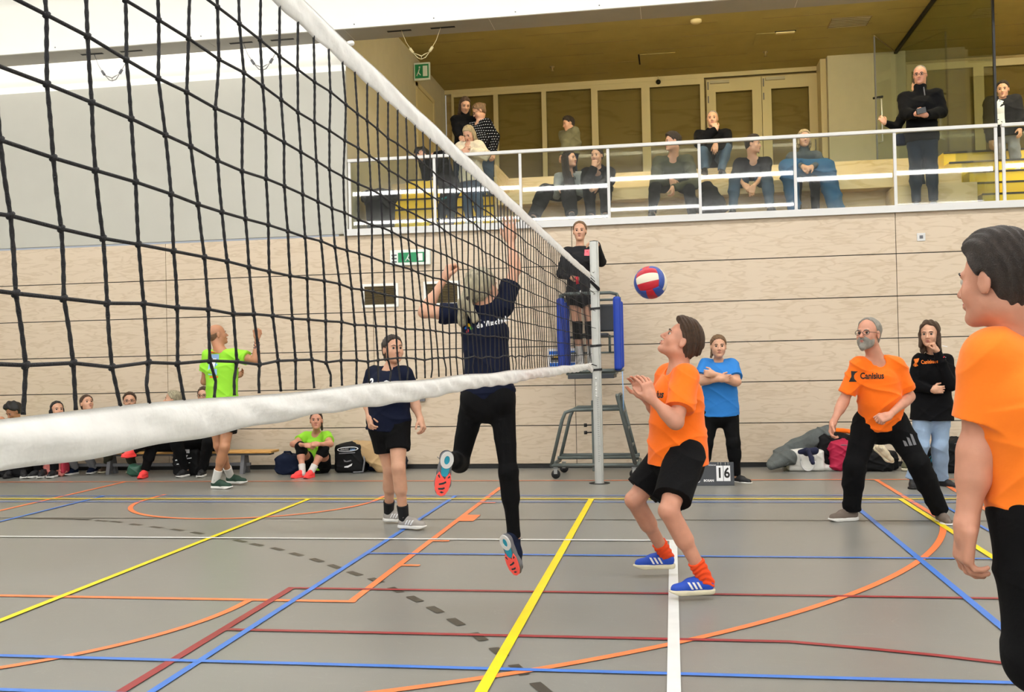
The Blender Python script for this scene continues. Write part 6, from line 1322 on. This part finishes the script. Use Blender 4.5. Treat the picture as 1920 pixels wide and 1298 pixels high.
# left: under and beside the bench
fl = lambda px, py: on(px, py)
q = fl(106, 893); lbag('pink and red backpack on the floor under the bench', q.x, q.y, .30, .2, .30, 'bag_pink', 'backpack', parts=('zip', 'handle'), seed=3, wr=.012)
MB().box((q.x+.10, q.y-.095, .04), (q.x+.17, q.y+.06, .27), 'bag_red').build('side_pocket', C.objects['backpack'], .03)
q = fl(55, 897); r = empty('shoe_pair', (q.x, q.y, 0), 'pair of black and white trainers on the floor left of the pink backpack', 'shoes')
put_shoe(r, (q.x-.12, q.y+.05, .085), (.6, -.8, 0), (0, 0, 1), S_BLKW); put_shoe(r, (q.x+.14, q.y+.1, .085), (.3, -.9, 0), (0, 0, 1), S_BLKW)
q = fl(10, 898); lbag('black bag at the far left end under the bench', q.x-.05, q.y+.25, .5, .3, .22, 'bag_black', seed=5)
q = fl(62, 885); lbag('dark sports bag under the bench behind the black and white trainers', q.x+.05, 12.55, .34, .22, .2, 'charcoal', seed=8)
q = fl(292, 885); lbag('small green plastic bag under the bench', q.x, 12.4, .2, .16, .15, 'bag_green' if 'bag_green' in MATS else mat('bag_green', '2f5a48', .5, bump=.3, bscale=30).name, name='plastic_bag', seed=7, wr=.014)
q = fl(345, 893); r = lbag('black tote bag with white print in front of the bench', q.x, q.y+.1, .36, .16, .36, 'bag_black', 'tote_bag', seed=1, rad=.04)
flat('print', [text2('bag', .09, 'print_white', x=-.02, y=.06, bold=.004, shear=.3), rect2(-.10, .09, -.03, .15, 'print_white'), rect2(.02, .10, .08, .15, 'print_white'), poly2([(-.12, .0), (.11, .03), (.11, .045), (-.12, .015)], 'print_white'), poly2([(-.10, -.05), (.09, -.03), (.09, -.018), (-.10, -.038)], 'print_white')], (q.x, q.y-.0, .2), (1, 0, 0), (0, .05, 1), r)
# beside the sitting girl
q = fl(540, 890); lbag('dark navy sports bag left of the sitting girl', q.x, q.y+.08, .34, .3, .27, 'bag_navy', seed=2, parts=('handle',))
q = fl(655, 887); r = lbag('black team bag with a blue and white badge right of the sitting girl', q.x, q.y+.12, .40, .30, .40, 'bag_black', 'team_bag', seed=4, parts=('strap',), rad=.05, wr=.004)
yb_ = q.y+.12-.165
capsule = [(.115*math.cos(t)*1.0+(.03 if math.cos(t) > 0 else -.03), .030*math.sin(t)) for t in np.linspace(0, 2*PI, 26, endpoint=False)]
cap2 = [(p[0]*.90, p[1]*.72) for p in capsule]
flat('badge', [poly2(capsule, 'print_white')], (q.x+.0, yb_, .315), (1, 0, .05), (0, .12, 1), r); flat('badge_inner', [poly2(cap2, 'bag_black'), rect2(-.10, -.013, .02, .013, 'print_white'), rect2(.03, -.018, .10, .018, 'print_lightblue')], (q.x, yb_-.003, .315), (1, 0, .05), (0, .12, 1), r)
flat('lettering', [rect2(-.12, -.007, .10, .007, 'print_grey')], (q.x, yb_-.004, .265), (1, 0, .05), (0, .12, 1), r)
flat('print', [poly2([(-.06, .05), (-.02, .03), (.04, .045), (.05, .03), (-.01, .015), (-.05, .02)], 'print_grey'), poly2([(-.05, -.04), (.0, -.03), (.06, .0), (.05, -.03), (.0, -.055), (-.05, -.055)], 'print_white')], (q.x-.0, yb_-.004, .13), (1, 0, 0), (0, .05, 1), r)
tag(lump('coat', 'beige fur-lined jacket heaped behind the black team bag', 'jacket', [cone((q.x+.05, 12.85, .30), (q.x+.22, 12.8, .28), .12, .13, k=.05), cone((q.x+.22, 12.8, .28), (q.x+.42, 12.75, .06), .12, .08, k=.05), cutp((0, 0, 0), (0, 0, -1))], 'fur_beige', wr=(.014, 44)))
q = fl(745, 880); lbag('dark blue bag lying against the wall behind the walking woman', q.x-.1, 12.98, .52, .28, .22, 'bag_navy', seed=6, parts=('strap',))
# right: coats and bags by the wall
G2 = 'bags along the plywood wall'
q = fl(1500, 884)
P = []
w0 = [at(1443, 873, 12.55), at(1462, 850, 12.75), at(1490, 835, 12.85), at(1525, 822, 12.9), at(1552, 815, 12.95), at(1560, 838, 12.85)]
pts = [A_(tuple(p)) for p in w0]; rr = [.035, .06, .075, .095, .11, .10]
for i in range(5): P.append(cone(pts[i], pts[i+1], rr[i], rr[i+1], k=.06))
P += [cone(A_(tuple(at(1446, 876, 12.5))), A_(tuple(at(1480, 858, 12.65))), .04, .10, k=.06), cone(A_(tuple(at(1480, 858, 12.9))), A_(tuple(at(1535, 850, 13.0))), .10, .13, k=.08), cone(A_(tuple(at(1545, 850, 13.0))), A_(tuple(at(1552, 872, 12.98))), .12, .12, k=.06), cutp((0, 0, 0), (0, 0, -1)), cutp((0, YW-.01, 0), (0, 1, 0))]
lump('coat', 'grey wool coat heaped against the wall behind the white handbag', 'coat', P, 'coat_grey', wr=(.016, 34))
lump('scarf', 'dark navy scarf hanging over the white handbag', 'scarf', [cone(A_(tuple(at(1512, 848, 12.42))), A_(tuple(at(1528, 846, 12.42))), .05, .045, k=.04), cone(A_(tuple(at(1516, 846, 12.28))), A_(tuple(at(1524, 868, 12.14))), .028, .028, k=.03), cone(A_(tuple(at(1500, 848, 12.38))), A_(tuple(at(1512, 846, 12.35))), .03, .045, k=.03)], 'navy_cloth', wr=(.006, 40))
r = empty('handbag', (q.x+.02, q.y, 0), 'white leather handbag with round handles by the wall', 'bag', G2); hx, hy_ = q.x+.07, q.y+.06
sdf_obj('bag_body', [rbox((hx, hy_, .13), (.22, .09, .13), rad=.04), ell((hx, hy_, .20), (.20, .08, .07), k=.04), cone((hx+.16, hy_, .05), (hx+.34, hy_-.02, .03), .05, .03, k=.04), cutp((0, 0, 0), (0, 0, -1))], .007, 'bag_white', r, wrinkle(.004, 50))
MB().tube([(hx+.02+.085*math.cos(t)-.0, hy_-.105-.01*math.sin(t), .13+.12*math.sin(t)) for t in np.linspace(PI*1.0, PI*2.0, 16)], .009, 'rail_white', 7).tube([(hx-.065, hy_-.105, .13), (hx-.06, hy_-.10, .20)], .009, 'rail_white', 7).tube([(hx+.105, hy_-.105, .13), (hx+.10, hy_-.10, .20)], .009, 'rail_white', 7).build('handle', r)
MB().tube([(hx-.19, hy_-.07, .20), (hx, hy_-.088, .235), (hx+.19, hy_-.07, .20)], .005, 'print_grey', 5).build('zip', r)
q = fl(1475, 885); r = empty('water_bottle', (q.x, q.y+.02, 0), 'clear plastic water bottle left of the white handbag', 'bottle')
MB().lathe([(0, 0), (.032, .0), (.034, .02), (.030, .07), (.034, .10), (.033, .15), (.014, .20), (.013, .215)], (q.x, q.y+.02, 0), 'pane', 20).build('bottle_body', r); MB().lathe([(.016, .21), (.016, .235), (0, .237)], (q.x, q.y+.02, 0), 'print_white', 14).build('cap', r)
q = fl(1562, 885); q0 = q; lbag('black backpack between the grey coat and the magenta bag', q.x+.06, q.y+.30, .40, .24, .47, 'bag_black', 'backpack', seed=9)
q = fl(1572, 884); lbag('tall magenta bag behind the bearded man', q.x+.06, q.y+.10, .30, .24, .38, 'bag_magenta', seed=10, parts=('zip',), wr=.01)
q = fl(1620, 887); lbag('black bag lying behind the legs of the bearded man', q.x+.10, q.y+.25, .55, .32, .26, 'bag_black', seed=11)
tag(lump('cloth', 'orange cloth on top of the black backpack behind the bearded man', 'cloth', [cone((q0.x+.10, q0.y+.30, .475), (q0.x+.24, q0.y+.30, .465), .035, .03)], 'orange', wr=(.006, 50)))
q = fl(1660, 884); r = lbag('dark bag with sports shoes on it behind the bearded man', q.x, q.y+.2, .36, .28, .24, 'bag_black', seed=12)
r = empty('shoe_pair', (q.x+.1, q.y+.15, .24), 'pair of worn beige sports shoes among the bags behind the bearded man', 'shoes')
put_shoe(r, tuple(at(1652, 838, 11.9)), (.55, -.2, -.55), (.4, -.8, .5), ('cream_fleece', 'cream_rubber', 'lace', None, None)); put_shoe(r, (q.x+.24, q.y+.02, .09), (.8, -.4, 0), (0, 0, 1), ('khaki', 'cream_rubber', 'lace', None, None))
q = fl(1740, 884); r = lbag('small dark rucksack with turquoise cord behind the woman in jeans', q.x-.0, q.y+.15, .24, .2, .28, 'bag_black', 'backpack', seed=13)
MB().tube([(q.x-.1, q.y+.02, .22), (q.x-.02, q.y-.0, .12), (q.x+.06, q.y+.01, .2), (q.x+.02, q.y+.0, .06)], .008, 'teal_sole', 6).build('cord', r)
q = fl(1790, 888); lbag('large black bag right of the woman in jeans', q.x+.06, q.y+.12, .42, .3, .42, 'bag_black', seed=14, parts=('zip',))
q = fl(1840, 888); lbag('black sports bag partly behind the arm of the nearest player', q.x+.12, q.y+.12, .5, .3, .28, 'bag_black', seed=15)
lump('jacket', 'black jacket lying beside the seated man in the dark olive shirt', 'jacket', [cone(J(1325, 352, 14.12), J(1340, 385, 13.9), .10, .16, k=.05), cone(J(1300, 385, 13.9), J(1345, 392, 13.85), .10, .12, k=.05)], 'black_wool', h=.012, wr=(.02, 36))
